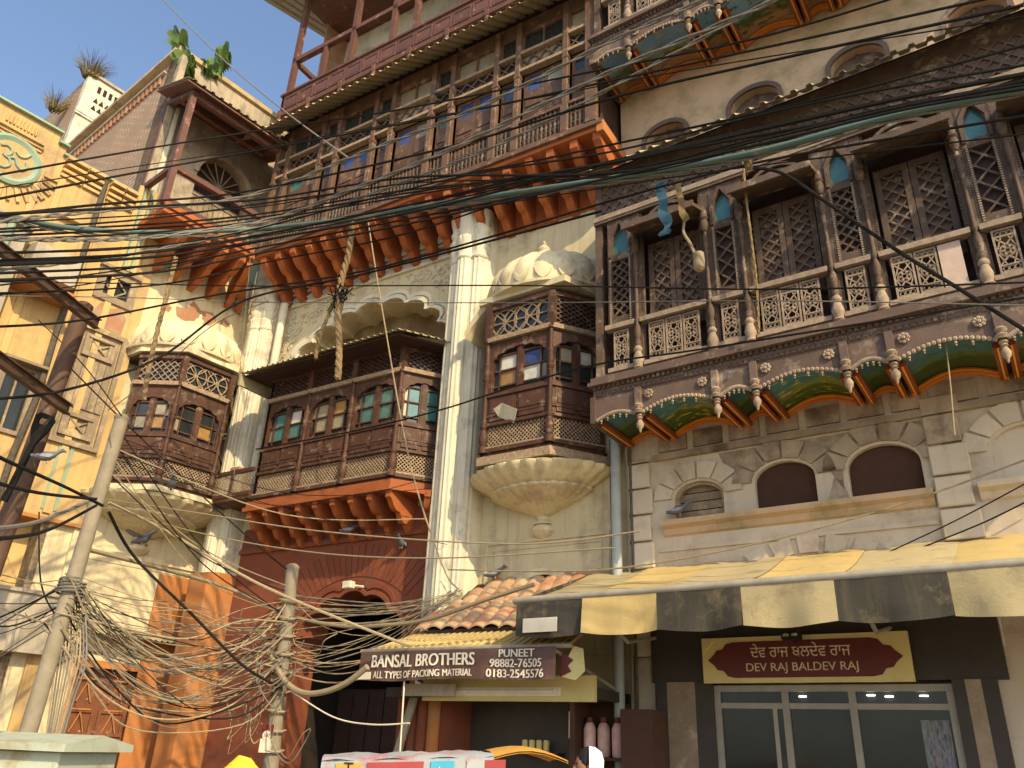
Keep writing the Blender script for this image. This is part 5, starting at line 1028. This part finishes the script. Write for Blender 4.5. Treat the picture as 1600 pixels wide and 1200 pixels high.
# tangle between the poles
mid1 = b1+d1*2.75
for i in range(58):
    a = mid1+Vector((rr_.uniform(-.12, .12), rr_.uniform(-.12, .12), rr_.uniform(-.35, .25))); b = b2+d2*rr_.uniform(2.2, 3.15)+Vector((rr_.uniform(-.15, .15), rr_.uniform(-.1, .1), 0))
    sag = rr_.uniform(.08, .85); j = Vector((rr_.uniform(-.2, .2), rr_.uniform(-.2, .2), rr_.uniform(-.15, .15)))
    rad_, mt_ = rr_.choice([.006, .007, .009, .012, .016]), rr_.choice(['cbeige', 'cbeige', 'cgrey', 'cblack'])
    P = smooth([a, a.lerp(b, .25)+Vector((0, 0, -sag*.72))+j*.5, a.lerp(b, .5)+Vector((0, 0, -sag))+j, a.lerp(b, .78)+Vector((0, 0, -sag*.66))-j*.4, b], 6)
    tag(MB().tube(P, rad_*.58, 5).build('cable', mt_, None, True), wl(rad_, mt_)+' tangled between pale pole and wrapped pole', 'cable', GRP['tangle'])
for i in range(26):                                 # from the wrapped pole to the shop roof
    a = b2+d2*rr_.uniform(2.3, 3.2); b = atY(rr_.uniform(680, 735), rr_.uniform(916, 942), .35); sag = rr_.uniform(.05, .55)
    P = smooth([a, a.lerp(b, .3)+Vector((0, rr_.uniform(-.2, .1), -sag*.8)), a.lerp(b, .6)+Vector((0, rr_.uniform(-.1, .1), -sag*.9)), b], 6)
    rad_, mt_ = rr_.choice([.006, .007, .009, .013]), rr_.choice(['cbeige', 'cbeige', 'cgrey'])
    tag(MB().tube(P, rad_*.58, 5).build('cable', mt_, None, True), wl(rad_, mt_)+' running from the wrapped pole to the tile roof', 'cable', 'wires from the wrapped pole to the tile roof')
for i in range(26):                                 # loops and loose ends round the wrapped pole
    c = b2+d2*rr_.uniform(1.7, 3.1)+Vector((rr_.uniform(-.5, .45), rr_.uniform(-.3, .1), 0)); w_ = rr_.uniform(.08, .35); h_ = rr_.uniform(.15, .7); P = smooth([c+Vector((-w_, 0, h_*.2)), c+Vector((-w_*.6, rr_.uniform(-.1, .1), -h_*.3)), c+Vector((rr_.uniform(-.1, .1), 0, -h_*.6)), c+Vector((w_*.7, rr_.uniform(-.1, .1), -h_*.2)), c+Vector((w_, 0, h_*rr_.uniform(-.1, .3)))], 6)
    rad_, mt_ = rr_.choice([.006, .008, .011]), rr_.choice(['cbeige', 'cbeige', 'cgrey'])
    tag(MB().tube(P, rad_*.58, 5).build('cable', mt_, None, True), wl(rad_, mt_)+' looping loose round the wrapped pole', 'cable', GRP['hang'])
tag(MB().tube(smooth([atY(x, y, 1.7) for x, y in [(400, 985), (409, 990), (424, 1025), (447, 1066), (476, 1083), (511, 1080), (543, 1066), (574, 1042)]]), .032, 8).build('flexible_conduit', 'cbeige', None, True), 'thick pale flexible conduit looping from the wrapped pole to the banner awning', 'conduit')
tag(MB().tube(smooth([mid1+Vector((0, 0, .5)), atY(345, 915, 1.9)]+[atY(x, y, 1.5) for x, y in [(453, 961), (532, 978), (599, 977), (672, 967), (759, 937), (835, 913)]]), .022, 8).build('flexible_conduit', 'cbeige', None, True), 'thick pale cable lying over the clay tile roof', 'conduit')
cable([(455, 1080), (520, 1120), (580, 1132), (640, 1130)], 'thin', .008, 'bannerwhite', 1.7)
cable([(632, 1062), (629, 1110), (625, 1175)], 'thin', .009, 'bannerwhite', 1.44); cable([(170, 800), (210, 870), (300, 960), (380, 1040), (440, 1075)], 'thin', .016, 'cblack', 3.9, 1.7); cable([(170, 785), (260, 830), (420, 920), (640, 1010)], 'thin', .016, 'cbeige', 3.9, 1.5)
for i in range(10): cable([(95+i*4, 935), (90+i*5, 1000+i*3), (80+i*4, 1090), (72+i*3, 1150)], 'hang', .008, rr_.choice(['cgrey', 'cbeige']), 3.85)
for i in range(14):
    a = mid1+Vector((rr_.uniform(-.1, .1), rr_.uniform(-.1, .1), rr_.uniform(-.3, .3))); b = LF @ Vector((-rr_.uniform(2.3, 4.2), -.3, rr_.uniform(2.2, 4.4))); rad_, mt_ = rr_.choice([.006, .009, .012]), rr_.choice(['cblack', 'cgrey', 'cbeige'])
    tag(MB().tube(smooth([a, a.lerp(b, .5)-Vector((0, 0, rr_.uniform(.05, .4))), b], 8), rad_*.8, 5).build('cable', mt_, None, True), wl(rad_, mt_)+' from pale pole to yellow house', 'cable', 'wires from the pale pole to the yellow house')
for i in range(9):
    a = b1+d1*rr_.uniform(4.0, 4.5); b = Vector((rr_.uniform(.3, 6.8), -.62, rr_.uniform(3.9, 4.9))) if i % 2 else b2+d2*rr_.uniform(2.9, 3.4); rad_ = rr_.choice([.006, .009])
    if i % 2: b = Vector((rr_.choice([4.95, 5.3]), -.42, rr_.uniform(3.7, 5.2)))
    tag(MB().tube(smooth([a, a.lerp(b, .5)-Vector((0, 0, rr_.uniform(.1, .5))), b], 8), rad_*.8, 5).build('cable', 'cblack' if i % 3 else 'cbeige', None, True), wl(rad_, 'cblack' if i % 3 else 'cbeige')+' from top of pale pole to '+('white pillar' if i % 2 else 'wrapped pole'), 'cable', 'wires from the top of the pale pole')
# straw ropes and rags caught on the cables
def rope(px, out, r, label, m='straw'):
    P = smooth([atY(x, y, out) for x, y in px], 10); mb = MB(); q = random.Random(len(px))
    for ph in range(3): mb.tube([p+Vector((r*.6*cos(i*.9+ph*2.1), r*.6*sin(i*.9+ph*2.1), 0)) for i, p in enumerate(P)], r*.6, 5)
    for i in range(len(P)*3):
        p = q.choice(P); mb.tube([p, p+Vector((q.uniform(-.05, .05), q.uniform(-.05, .05), q.uniform(-.07, .03)))], .004, 3, .001)
    return tag(mb.build('straw_rope', m, None, True), label, 'rope', 'straw ropes')
rope([(550, 345), (545, 395), (532, 445), (528, 500), (530, 545), (528, 592)], 2.9, .035, 'thick frayed straw rope hanging in front of the centre bay')
rope([(532, 440), (518, 480), (500, 525), (493, 560)], 2.88, .02, 'short straw strand beside the thick frayed rope')
rope([(275, 402), (262, 455), (245, 520), (230, 590), (225, 625)], 3.0, .03, 'long straw rope hanging in front of the left domed bay')
rope([(1160, 232), (1165, 300), (1175, 380), (1182, 440), (1186, 520)], 1.25, .012, 'thin dark rope hanging down the carved balcony'); rope([(1155, 235), (1165, 245), (1170, 262)], 2.9, .03, 'small straw tuft tied on the teal conduit')
kn = MB(); q = random.Random(8); c = atY(531, 460, 2.9)
for i in range(40): kn.tube([c+Vector((q.gauss(0, .06), q.gauss(0, .04), q.uniform(-.02, .12))), c+Vector((q.gauss(0, .08), q.gauss(0, .04), q.uniform(-.25, 0)))], .008, 4, .004)
tag(kn.build('rag_knot', 'cblack', None, True), 'black knotted rag caught on the straw rope', 'rag')
def rag(px, out, w_, m, label):
    P = smooth([atY(x, y, out) for x, y in px], 4); mb = MB(); vs = []
    for i, p in enumerate(P): vs += [p+Vector((-w_*(1+.4*sin(i*1.3))*.5, .02*sin(i), 0)), p+Vector((w_*(1+.4*cos(i*1.7))*.5, -.02*sin(i*2), .02))]
    mb.add(vs+[v+Vector((0, .006, 0)) for v in vs], [(2*i, 2*i+1, 2*i+3, 2*i+2) for i in range(len(P)-1)]+[(len(vs)+2*i, len(vs)+2*i+2, len(vs)+2*i+3, len(vs)+2*i+1) for i in range(len(P)-1)]); return tag(mb.build('rag', m, None, True), label, 'rag', 'rags on the cables')
mat('bluecloth', (.03, .09, .14), (.06, .14, .2), 9, .9, .2); rag([(1032, 285), (1035, 320), (1042, 350), (1038, 368)], 2.6, .09, 'bluecloth', 'torn dark blue rag hanging from the teal conduit'); rag([(1060, 285), (1064, 320), (1072, 345)], 2.6, .055, 'straw', 'torn straw-coloured rag hanging beside the blue rag')
cable([(1070, 340), (1068, 362), (1078, 380), (1085, 395), (1091, 402)], 'thin', .014, 'cbeige', 2.5); sk = atY(1092, 408, 2.5); tag(MB().lathe([(.02, .09), (.05, .08), (.055, .0), (.05, -.08), (.03, -.1)], sk, 10).build('lamp_socket', 'cbeige', None, True), 'pale lamp socket dangling on a cord before the carved balcony', 'socket')
# ================================================================== PLANTS, BIRDS, CABINET, RICKSHAW, PEOPLE
mat('leaf', (.15, .24, .06), (.09, .16, .04), 8, .55, .1); mat('stem', (.30, .24, .13), None, 9, .8); mat('drygrass', (.20, .14, .05), (.10, .09, .03), 12, .9, 0)
def sapling(name, px, out_pt, label, seed):
    q = random.Random(seed); base = out_pt; o = tag(empty(name, Matrix.Translation(base)), label, 'plant', 'fig saplings on the parapet')
    tips = []
    for b_ in px:
        P = [Vector((0, 0, 0))]+[p-base for p in b_]; P = smooth(P, 5); MB().tube(P, .018, 5, .006).build('stem', 'stem', o, True); tips.append(P)
    for P in tips:
        for i in range(2, len(P), 1 if len(P) < 12 else 2):
            for s in (-1, 1):
                if q.random() < .12: continue
                p = P[i]; sz = q.uniform(.15, .24); a = q.uniform(-.6, .6)+(0 if s > 0 else pi)
                M = Matrix.Translation(p+Vector((cos(a)*.08, -.05-q.random()*.06, sin(a)*.04))) @ Matrix.Rotation(q.uniform(-.5, .5), 4, 'Y') @ Matrix.Rotation(q.uniform(.2, 1.0), 4, 'X') @ Matrix.Rotation(q.uniform(-.7, .7), 4, 'Z')
                hp = [(0, .0), (.35, .22), (.6, .15), (.72, -.15), (.5, -.55), (.15, -.9), (0, -1.25), (-.15, -.9), (-.5, -.55), (-.72, -.15), (-.6, .15), (-.35, .22)]
                lf = MB(M); vs = [(x*sz, -abs(x)*sz*.35, z*sz) for x, z in hp]+[(0, 0, -.4*sz)]; lf.add(vs, [(k, (k+1) % 12, 12) for k in range(12)]); lf.build('leaf', 'leaf', o, True)
bp_ = LF @ Vector((-2.35, -.03, 13.5)); bq = LF @ Vector((-1.75, -.03, 13.5))
def onv(x, y, p): return atD(x, y, (Vector((p.x, p.y))-Vector((CAM.x, CAM.y))).length)
sapling('fig_sapling', [[onv(x, y, bp_) for x, y in ((290, 105), (287, 75), (280, 45))], [onv(x, y, bp_) for x, y in ((300, 115), (298, 95))]], bp_, 'taller fig sapling with heart-shaped leaves at the brick wall corner', 2)
sapling('fig_sapling', [[onv(x, y, bq) for x, y in ((335, 110), (350, 85), (352, 78))], [onv(x, y, bq) for x, y in ((322, 112), (320, 100))], [onv(x, y, bq) for x, y in ((345, 105), (362, 92))]], bq, 'shorter fig sapling with spreading leaves on the coping above the porch', 7)
def tuft(px, d, n, h, label):
    p = atD(*px, d); q = random.Random(n); m = MB()
    for i in range(n):
        a = q.uniform(0, 2*pi); l = h*q.uniform(.5, 1); r_ = q.uniform(0, .18); b = Vector((r_*cos(a), r_*sin(a), 0)); m.tube([p+b, p+b+Vector((cos(a)*l*.3, sin(a)*l*.3, l*.6)), p+b+Vector((cos(a)*l*.7, sin(a)*l*.7, l*.85))], .012, 3, .002)
    tag(m.build('grass_tuft', 'drygrass'), label, 'grass', 'grass tufts on the roof tower')
tuft((140, 122), 19.6, 170, .7, 'large dry grass tuft on top of the white roof tower'); tuft((84, 172), 20.3, 110, .55, 'smaller dry grass tuft on the brick side of the roof tower')
mat('pigeon', (.14, .15, .17), (.09, .095, .11), 20, .6, .1); mat('pigeonlight', (.30, .31, .33), (.22, .23, .25), 20, .6, .1)
def pigeon(pos, yaw, label, spread=False):
    o = tag(empty('pigeon', Matrix.Translation(pos) @ Matrix.Rotation(yaw, 4, 'Z') @ Matrix.Scale(.8, 4)), label, 'bird', 'pigeons'); m = MB()
    n = 10; rings = [(-.17, .0, .012, .02), (-.10, .0, .04, .028), (-.03, .02, .062, .06), (.04, .035, .06, .06), (.09, .07, .04, .042), (.12, .11, .026, .03), (.145, .135, .028, .03), (.17, .135, .016, .018), (.20, .125, .004, .005)]
    vs = []
    for x, z, ry, rz in rings: vs += [(x, ry*cos(2*pi*k/n), z+rz*sin(2*pi*k/n)) for k in range(n)]
    m.add(vs, [(i*n+k, i*n+(k+1) % n, (i+1)*n+(k+1) % n, (i+1)*n+k) for i in range(len(rings)-1) for k in range(n)]+[tuple(range(n-1, -1, -1)), tuple((len(rings)-1)*n+k for k in range(n))]); m.build('body', 'pigeon', o, True)
    for s in (-1, 1):
        w_ = MB(); L_ = .26 if spread else .0
        if spread: w_.add([(.06, s*.04, .06), (.0, s*.3, .10), (-.08, s*.28, .09), (-.1, s*.15, .06), (-.08, s*.04, .05)], [(0, 1, 2, 3, 4)])
        else: w_.add([(.07, s*.055, .05), (.0, s*.075, .045), (-.13, s*.03, .02), (-.08, s*.05, .0), (.02, s*.068, .0)], [(0, 1, 2, 3, 4)])
        w_.build('wing', 'pigeonlight', o, True)
        MB().tube([(.02, s*.02, 0), (.025, s*.02, -.06)], .006, 5).build('leg', 'clay', o)
    return o
pigeon(RFm @ Vector((.62, -.07, 4.075)), .2, 'pigeon perched on the sill of the louvred arched window'); pigeon(atY(545, 830, .25), .8, 'pigeon clinging below the orange centre brackets'); pigeon(atY(628, 852, .12), -1.4, 'pigeon on the red wall right of the orange brackets'); pigeon(atY(72, 716, 4.55), 1.2, 'pigeon perched by the brown steel pole'); pigeon(atY(268, 760, 3.0), -.6, 'pigeon flying in front of the left domed bay', True); pigeon(atY(222, 846, 3.2), .3, 'pigeon flying in front of the cream side wall', True); pigeon(atY(772, 905, .1)+Vector((0, 0, .05)), .4, 'pigeon resting at the top of the clay tile roof'); pigeon(atY(688, 145, .78), .5, 'pigeon sitting on the upper gallery ledge')
# feeder cabinet
mat('feeder', (.42, .46, .36), (.36, .40, .31), 4, .6, .15, 30, (.3, .25, .15), 3, .35)
fp = atD(45, 1150, 6.0); fb = tag(empty('feeder_cabinet', Matrix.Translation((fp.x, fp.y, 0)) @ Matrix.Rotation(.45, 4, 'Z')), 'pale green electrical feeder cabinet with sloping lid on the street', 'cabinet')
zt = fp.z-.03; MB().box(-.55, .42, -.3, .3, .08, zt-.04).build('body', 'feeder', fb, bevel=.01); MB().side([(-.36, zt-.04), (.36, zt-.04), (.36, zt), (0, zt+.05), (-.36, zt)], -.62, .48).build('lid', 'feeder', fb)
for x in (-.53, -.05): MB().box(x, x+.45, -.315, -.3, .15, zt-.1).build('door', 'feeder', fb); MB().box(x+.2, x+.27, -.33, -.315, zt-.22, zt-.16).build('latch', 'steelbar', fb)
MB().box(-.55, .42, -.28, .28, 0, .08).build('plinth', 'concrete', fb)
for i in range(9): MB().box(-.4+i*.09, -.36+i*.09, -.32, -.316, zt-.3, zt-.26).build('vent', 'dark', fb)
# paper sign on the wrapped pole
mp_ = b2+d2*1.62; ms = tag(empty('pole_sticker', Matrix.Translation(mp_+Vector((.02, -.125, 0))) @ Matrix.Rotation(.35, 4, 'Z')), 'small red and white notice stuck on the wrapped pole', 'notice')
MB().box(-.07, .07, -.004, 0, -.14, .14).build('paper', 'bannerwhite', ms); MB().box(-.07, .07, -.007, -.005, .0, .14).build('red_field', 'signred', ms); MB().lathe([(.05, 0), (.001, .001)], (0, 0, 0), 16).build('round_mark', 'bannerwhite', ms); COL.objects[-1].matrix_local = Matrix.Translation((0, -.009, .03)) @ Matrix.Rotation(pi/2, 4, 'X'); text('180', .05, 'signred', Matrix.Translation((0, -.012, .03)), ms, ext=.0005)
nw = tag(MB().box(4.34, 4.56, -.16, -.155, 1.2, 1.5).build('wall_notice', 'bannerwhite'), 'white printed notice by the red passage', 'notice')
# cycle rickshaw with a patched tarpaulin hood
mat('tarp', (.36, .36, .34), (.26, .32, .36), 4, .7, .3, 20, (.40, .08, .07), 3, .45); mat('tarpblue', (.06, .36, .52), None, 6, .7, .1); mat('tarpred', (.36, .06, .06), None, 6, .7, .1); mat('tarpyellow', (.60, .32, .06), (.5, .25, .05), 6, .7, .1); mat('rubber', (.03, .03, .03), None, 9, .8)
ra, rb_ = atD(512, 1180, 6.0), atD(870, 1160, 6.1); mid = (ra+rb_)/2; dx = (rb_-ra); yaw = atan2(dx.y, dx.x); ln = Vector((dx.x, dx.y)).length
K_ = tag(empty('cycle_rickshaw', Matrix.Translation((mid.x, mid.y, 0)) @ Matrix.Rotation(yaw, 4, 'Z')), 'cycle rickshaw with patched white, red and blue tarpaulin hood', 'rickshaw')
hl = ln/2; hz = 1.53; n = 12; vs = []
for i in range(n+1):
    t = i/n; x = -hl+ln*.68*t
    for k in range(9): a = pi*k/8; vs.append((x, -.48*cos(a), hz-.03+.035*sin(a)+.06*t+.010*sin(t*20+k)))
m = MB().add(vs+[(x, y, z-.008) for x, y, z in vs], [(i*9+k, i*9+k+1, i*9+k+10, i*9+k+9) for i in range(n) for k in range(8)]+[(117+i*9+k, 117+i*9+k+9, 117+i*9+k+10, 117+i*9+k+1) for i in range(n) for k in range(8)]).build('hood_tarp', 'tarp', K_, True)
for x0, x1, mm in ((-.62, -.48, 'tarpyellow'), (-.45, -.14, 'tarpred'), (-.10, .03, 'tarpblue'), (.1, .2, 'tarp'), (.2, .32, 'tarpred')):
    MB().prism([(hl*x0/.7, 1.2), (hl*x1/.7, 1.2), (hl*x1/.7, hz-.045+.06*(x1/.7+1)/1.36), (hl*x0/.7, hz-.045+.06*(x0/.7+1)/1.36)], -.505, -.495).build('hood_flap', mm, K_)
MB().prism([(-hl, 1.2), (hl*.36, 1.2), (hl*.36, hz+.03), (-hl, hz-.035)], -.494, -.488).build('hood_side', 'tarp', K_)
text('la', .09, 'bannerwhite', Matrix.Translation((-.035*hl/.7, -.512, 1.46)), K_, ext=.0005); text('T', .1, 'dark', Matrix.Translation((-.55*hl/.7, -.512, 1.46)), K_, ext=.0005)
vs = []
for i in range(7):
    t = i/6; x = hl*.36+(hl*.66)*t
    for k in range(7): a = pi*k/6; vs.append((x, -.48*cos(a)*(1-.3*t), hz+.03+.04*sin(a)*(1-.5*t)+.05*sin(pi*t)-.01*t))
MB().add(vs+[(x, y, z-.012) for x, y, z in vs], [(i*7+k, i*7+k+1, i*7+k+8, i*7+k+7) for i in range(6) for k in range(6)]+[(49+i*7+k, 49+i*7+k+7, 49+i*7+k+8, 49+i*7+k+1) for i in range(6) for k in range(6)]).build('hood_visor', 'tarpyellow', K_, True)
for x in (-hl*.9, 0, hl*.4): MB().tube([(x, -.47, .75)]+[(x, -.47*cos(pi*k/8), hz-.06+.03*sin(pi*k/8)) for k in range(9)]+[(x, .47, .75)], .014, 6).build('hood_bow', 'steelbar', K_, True)
MB().box(-hl*.8, hl*.2, -.45, .45, .62, .75).build('seat', 'tarpred', K_, bevel=.03); MB().box(-hl*.85, -hl*.75, -.45, .45, .75, 1.15).build('backrest', 'tarpred', K_, bevel=.03); MB().box(-hl*.8, hl*.5, -.42, .42, .40, .44).build('footboard', 'greywood', K_)
for y in (-.55, .55):
    wv = MB().tube([(-.25+.33*cos(2*pi*k/24), y, .34+.33*sin(2*pi*k/24)) for k in range(25)], .022, 6).build('wheel', 'rubber', K_, True); sp_ = MB()
    for k in range(12): sp_.tube([(-.25, y, .34), (-.25+.32*cos(2*pi*k/12), y, .34+.32*sin(2*pi*k/12))], .004, 4)
    sp_.build('spokes', 'steelbar', wv)
wv = MB().tube([(hl+.75+.33*cos(2*pi*k/24), 0, .34+.33*sin(2*pi*k/24)) for k in range(25)], .02, 6).build('wheel', 'rubber', K_, True)
MB().tube(smooth([Vector(p) for p in ((hl*.4, 0, .42), (hl*.8, 0, .5), (hl+.35, 0, .8), (hl+.6, 0, .9), (hl+.75, 0, .34))]), .02, 6).build('frame_tube', 'steelbar', K_, True); MB().tube([(hl+.55, -.28, 1.0), (hl+.6, 0, .95), (hl+.55, .28, 1.0)], .014, 6).build('handlebar', 'steelbar', K_, True); MB().ball((hl+.2, 0, .9), .11, 8, 6, sz=.5).build('saddle', 'dark', K_, True)
# people: only their heads rise into the picture
mat('skin', (.30, .16, .09), (.26, .13, .075), 9, .6, .05); mat('hair', (.012, .01, .01), None, 20, .6); mat('whitecloth', (.80, .79, .76), (.72, .71, .69), 6, .85, .3, 25); mat('yellowcloth', (.80, .55, .04), (.72, .48, .03), 6, .85, .3, 25); mat('browncloth', (.28, .14, .07), None, 9, .85, .3); mat('shirt', (.25, .30, .38), None, 8, .85, .2); mat('trouser', (.06, .06, .07), None, 8, .85, .2)
def person(px, d, yaw, label, cloth, style, shirt='shirt'):
    top = atD(*px, d); H_ = top.z; s = H_/1.74; o = tag(empty('person', Matrix.Translation((top.x, top.y, 0)) @ Matrix.Rotation(yaw, 4, 'Z')), label, 'person')
    me = bpy.data.meshes.new('body'); J = dict(pel=(0, 0, .93), che=(0, 0, 1.28), neck=(0, 0, 1.46), head=(0, .01, 1.56))
    V = [(0, 0, .93), (0, 0, 1.12), (0, 0, 1.30), (0, 0, 1.42), (0, .0, 1.50)]; Rr_ = [.15, .135, .16, .09, .06]; E = [(0, 1), (1, 2), (2, 3), (3, 4)]
    for sd in (-1, 1):
        i = len(V); V += [(sd*.10, 0, .88), (sd*.11, .01, .50), (sd*.12, -.02, .09), (sd*.12, .12, .04)]; Rr_ += [.09, .065, .045, .04]; E += [(0, i), (i, i+1), (i+1, i+2), (i+2, i+3)]
        i = len(V); V += [(sd*.19, 0, 1.38), (sd*.25, -.02, 1.10), (sd*.24, .10, .88), (sd*.24, .14, .80)]; Rr_ += [.065, .048, .035, .035]; E += [(2, i), (i, i+1), (i+1, i+2), (i+2, i+3)]
    me.from_pydata([(x*s, y*s, z*s) for x, y, z in V], E, []); b = bpy.data.objects.new('body', me); COL.objects.link(b); b.parent = o
    md = b.modifiers.new('s', 'SKIN'); md.use_smooth_shade = True
    for k, v in enumerate(me.skin_vertices[0].data): v.radius = (Rr_[k]*s, Rr_[k]*s*.8); v.use_root = (k == 0)
    b.modifiers.new('d', 'SUBSURF').levels = 1; me.materials.append(MATS[shirt])
    hz_ = 1.60*s; hd = MB(); hd.ball((0, 0, hz_), .105*s, 16, 12, sx=.78, sy=.95, sz=1.15); hd.ball((0, .10*s, hz_-.02*s), .018*s, 8, 6, sz=1.5); hd.ball((-.084*s, 0, hz_-.01*s), .022*s, 6, 5, sx=.5); hd.ball((.084*s, 0, hz_-.01*s), .022*s, 6, 5, sx=.5); hd.box(-.03*s, .03*s, .085*s, .1*s, hz_-.065*s, hz_-.055*s); hd.build('head', 'skin', o, True)
    for sd in (-1, 1): MB().ball((sd*.032*s, .088*s, hz_+.015*s), .012*s, 6, 5).build('eye', 'dark', o, True)
    if style == 'turban':
        for k in range(5): MB(Matrix.Translation((0, 0, hz_+(.05+.018*k)*s)) @ Matrix.Rotation(.25*(-1)**k, 4, 'Y')).lathe([(.10*s*(1-.1*k), -.03*s), (.125*s*(1-.12*k), 0), (.10*s*(1-.14*k), .035*s)], (0, 0, 0), 16).build('turban_fold', cloth, o, True)
    elif style == 'scarf':
        m = MB(); m.lathe([(.17*s, -.30*s), (.12*s, -.16*s), (.112*s, -.05*s), (.118*s, .04*s), (.10*s, .10*s), (.05*s, .135*s), (.005, .142*s)], (0, -.012*s, hz_), 18, a0=pi*.95, a1=pi*2.05); m.build('head_scarf', cloth, o, True); MB().ball((0, -.005*s, hz_+.02*s), .108*s, 14, 10, sx=.8, sy=.9, sz=1.1).build('hair', 'hair', o, True)
    else: MB().lathe([(.092*s, .03*s), (.094*s, .08*s), (.08*s, .125*s), (.04*s, .142*s), (.003, .145*s)], (0, 0, hz_), 16).build('cap', cloth, o, True); MB().ball((0, -.012*s, hz_+.01*s), .106*s, 14, 10, sx=.8, sy=.9, sz=1.0).build('hair', 'hair', o, True)
    return o
person((918, 1166), 6.6, 2.2, 'person wearing a white scarf over the head, walking by the packing shop', 'whitecloth', 'scarf', 'whitecloth')
person((380, 1187), 5.2, 1.2, 'person in a bright yellow turban near the wrapped pole', 'yellowcloth', 'turban')
person((1283, 1190), 8.6, 3.0, 'person in a brown cap before the glass shop front', 'browncloth', 'cap')
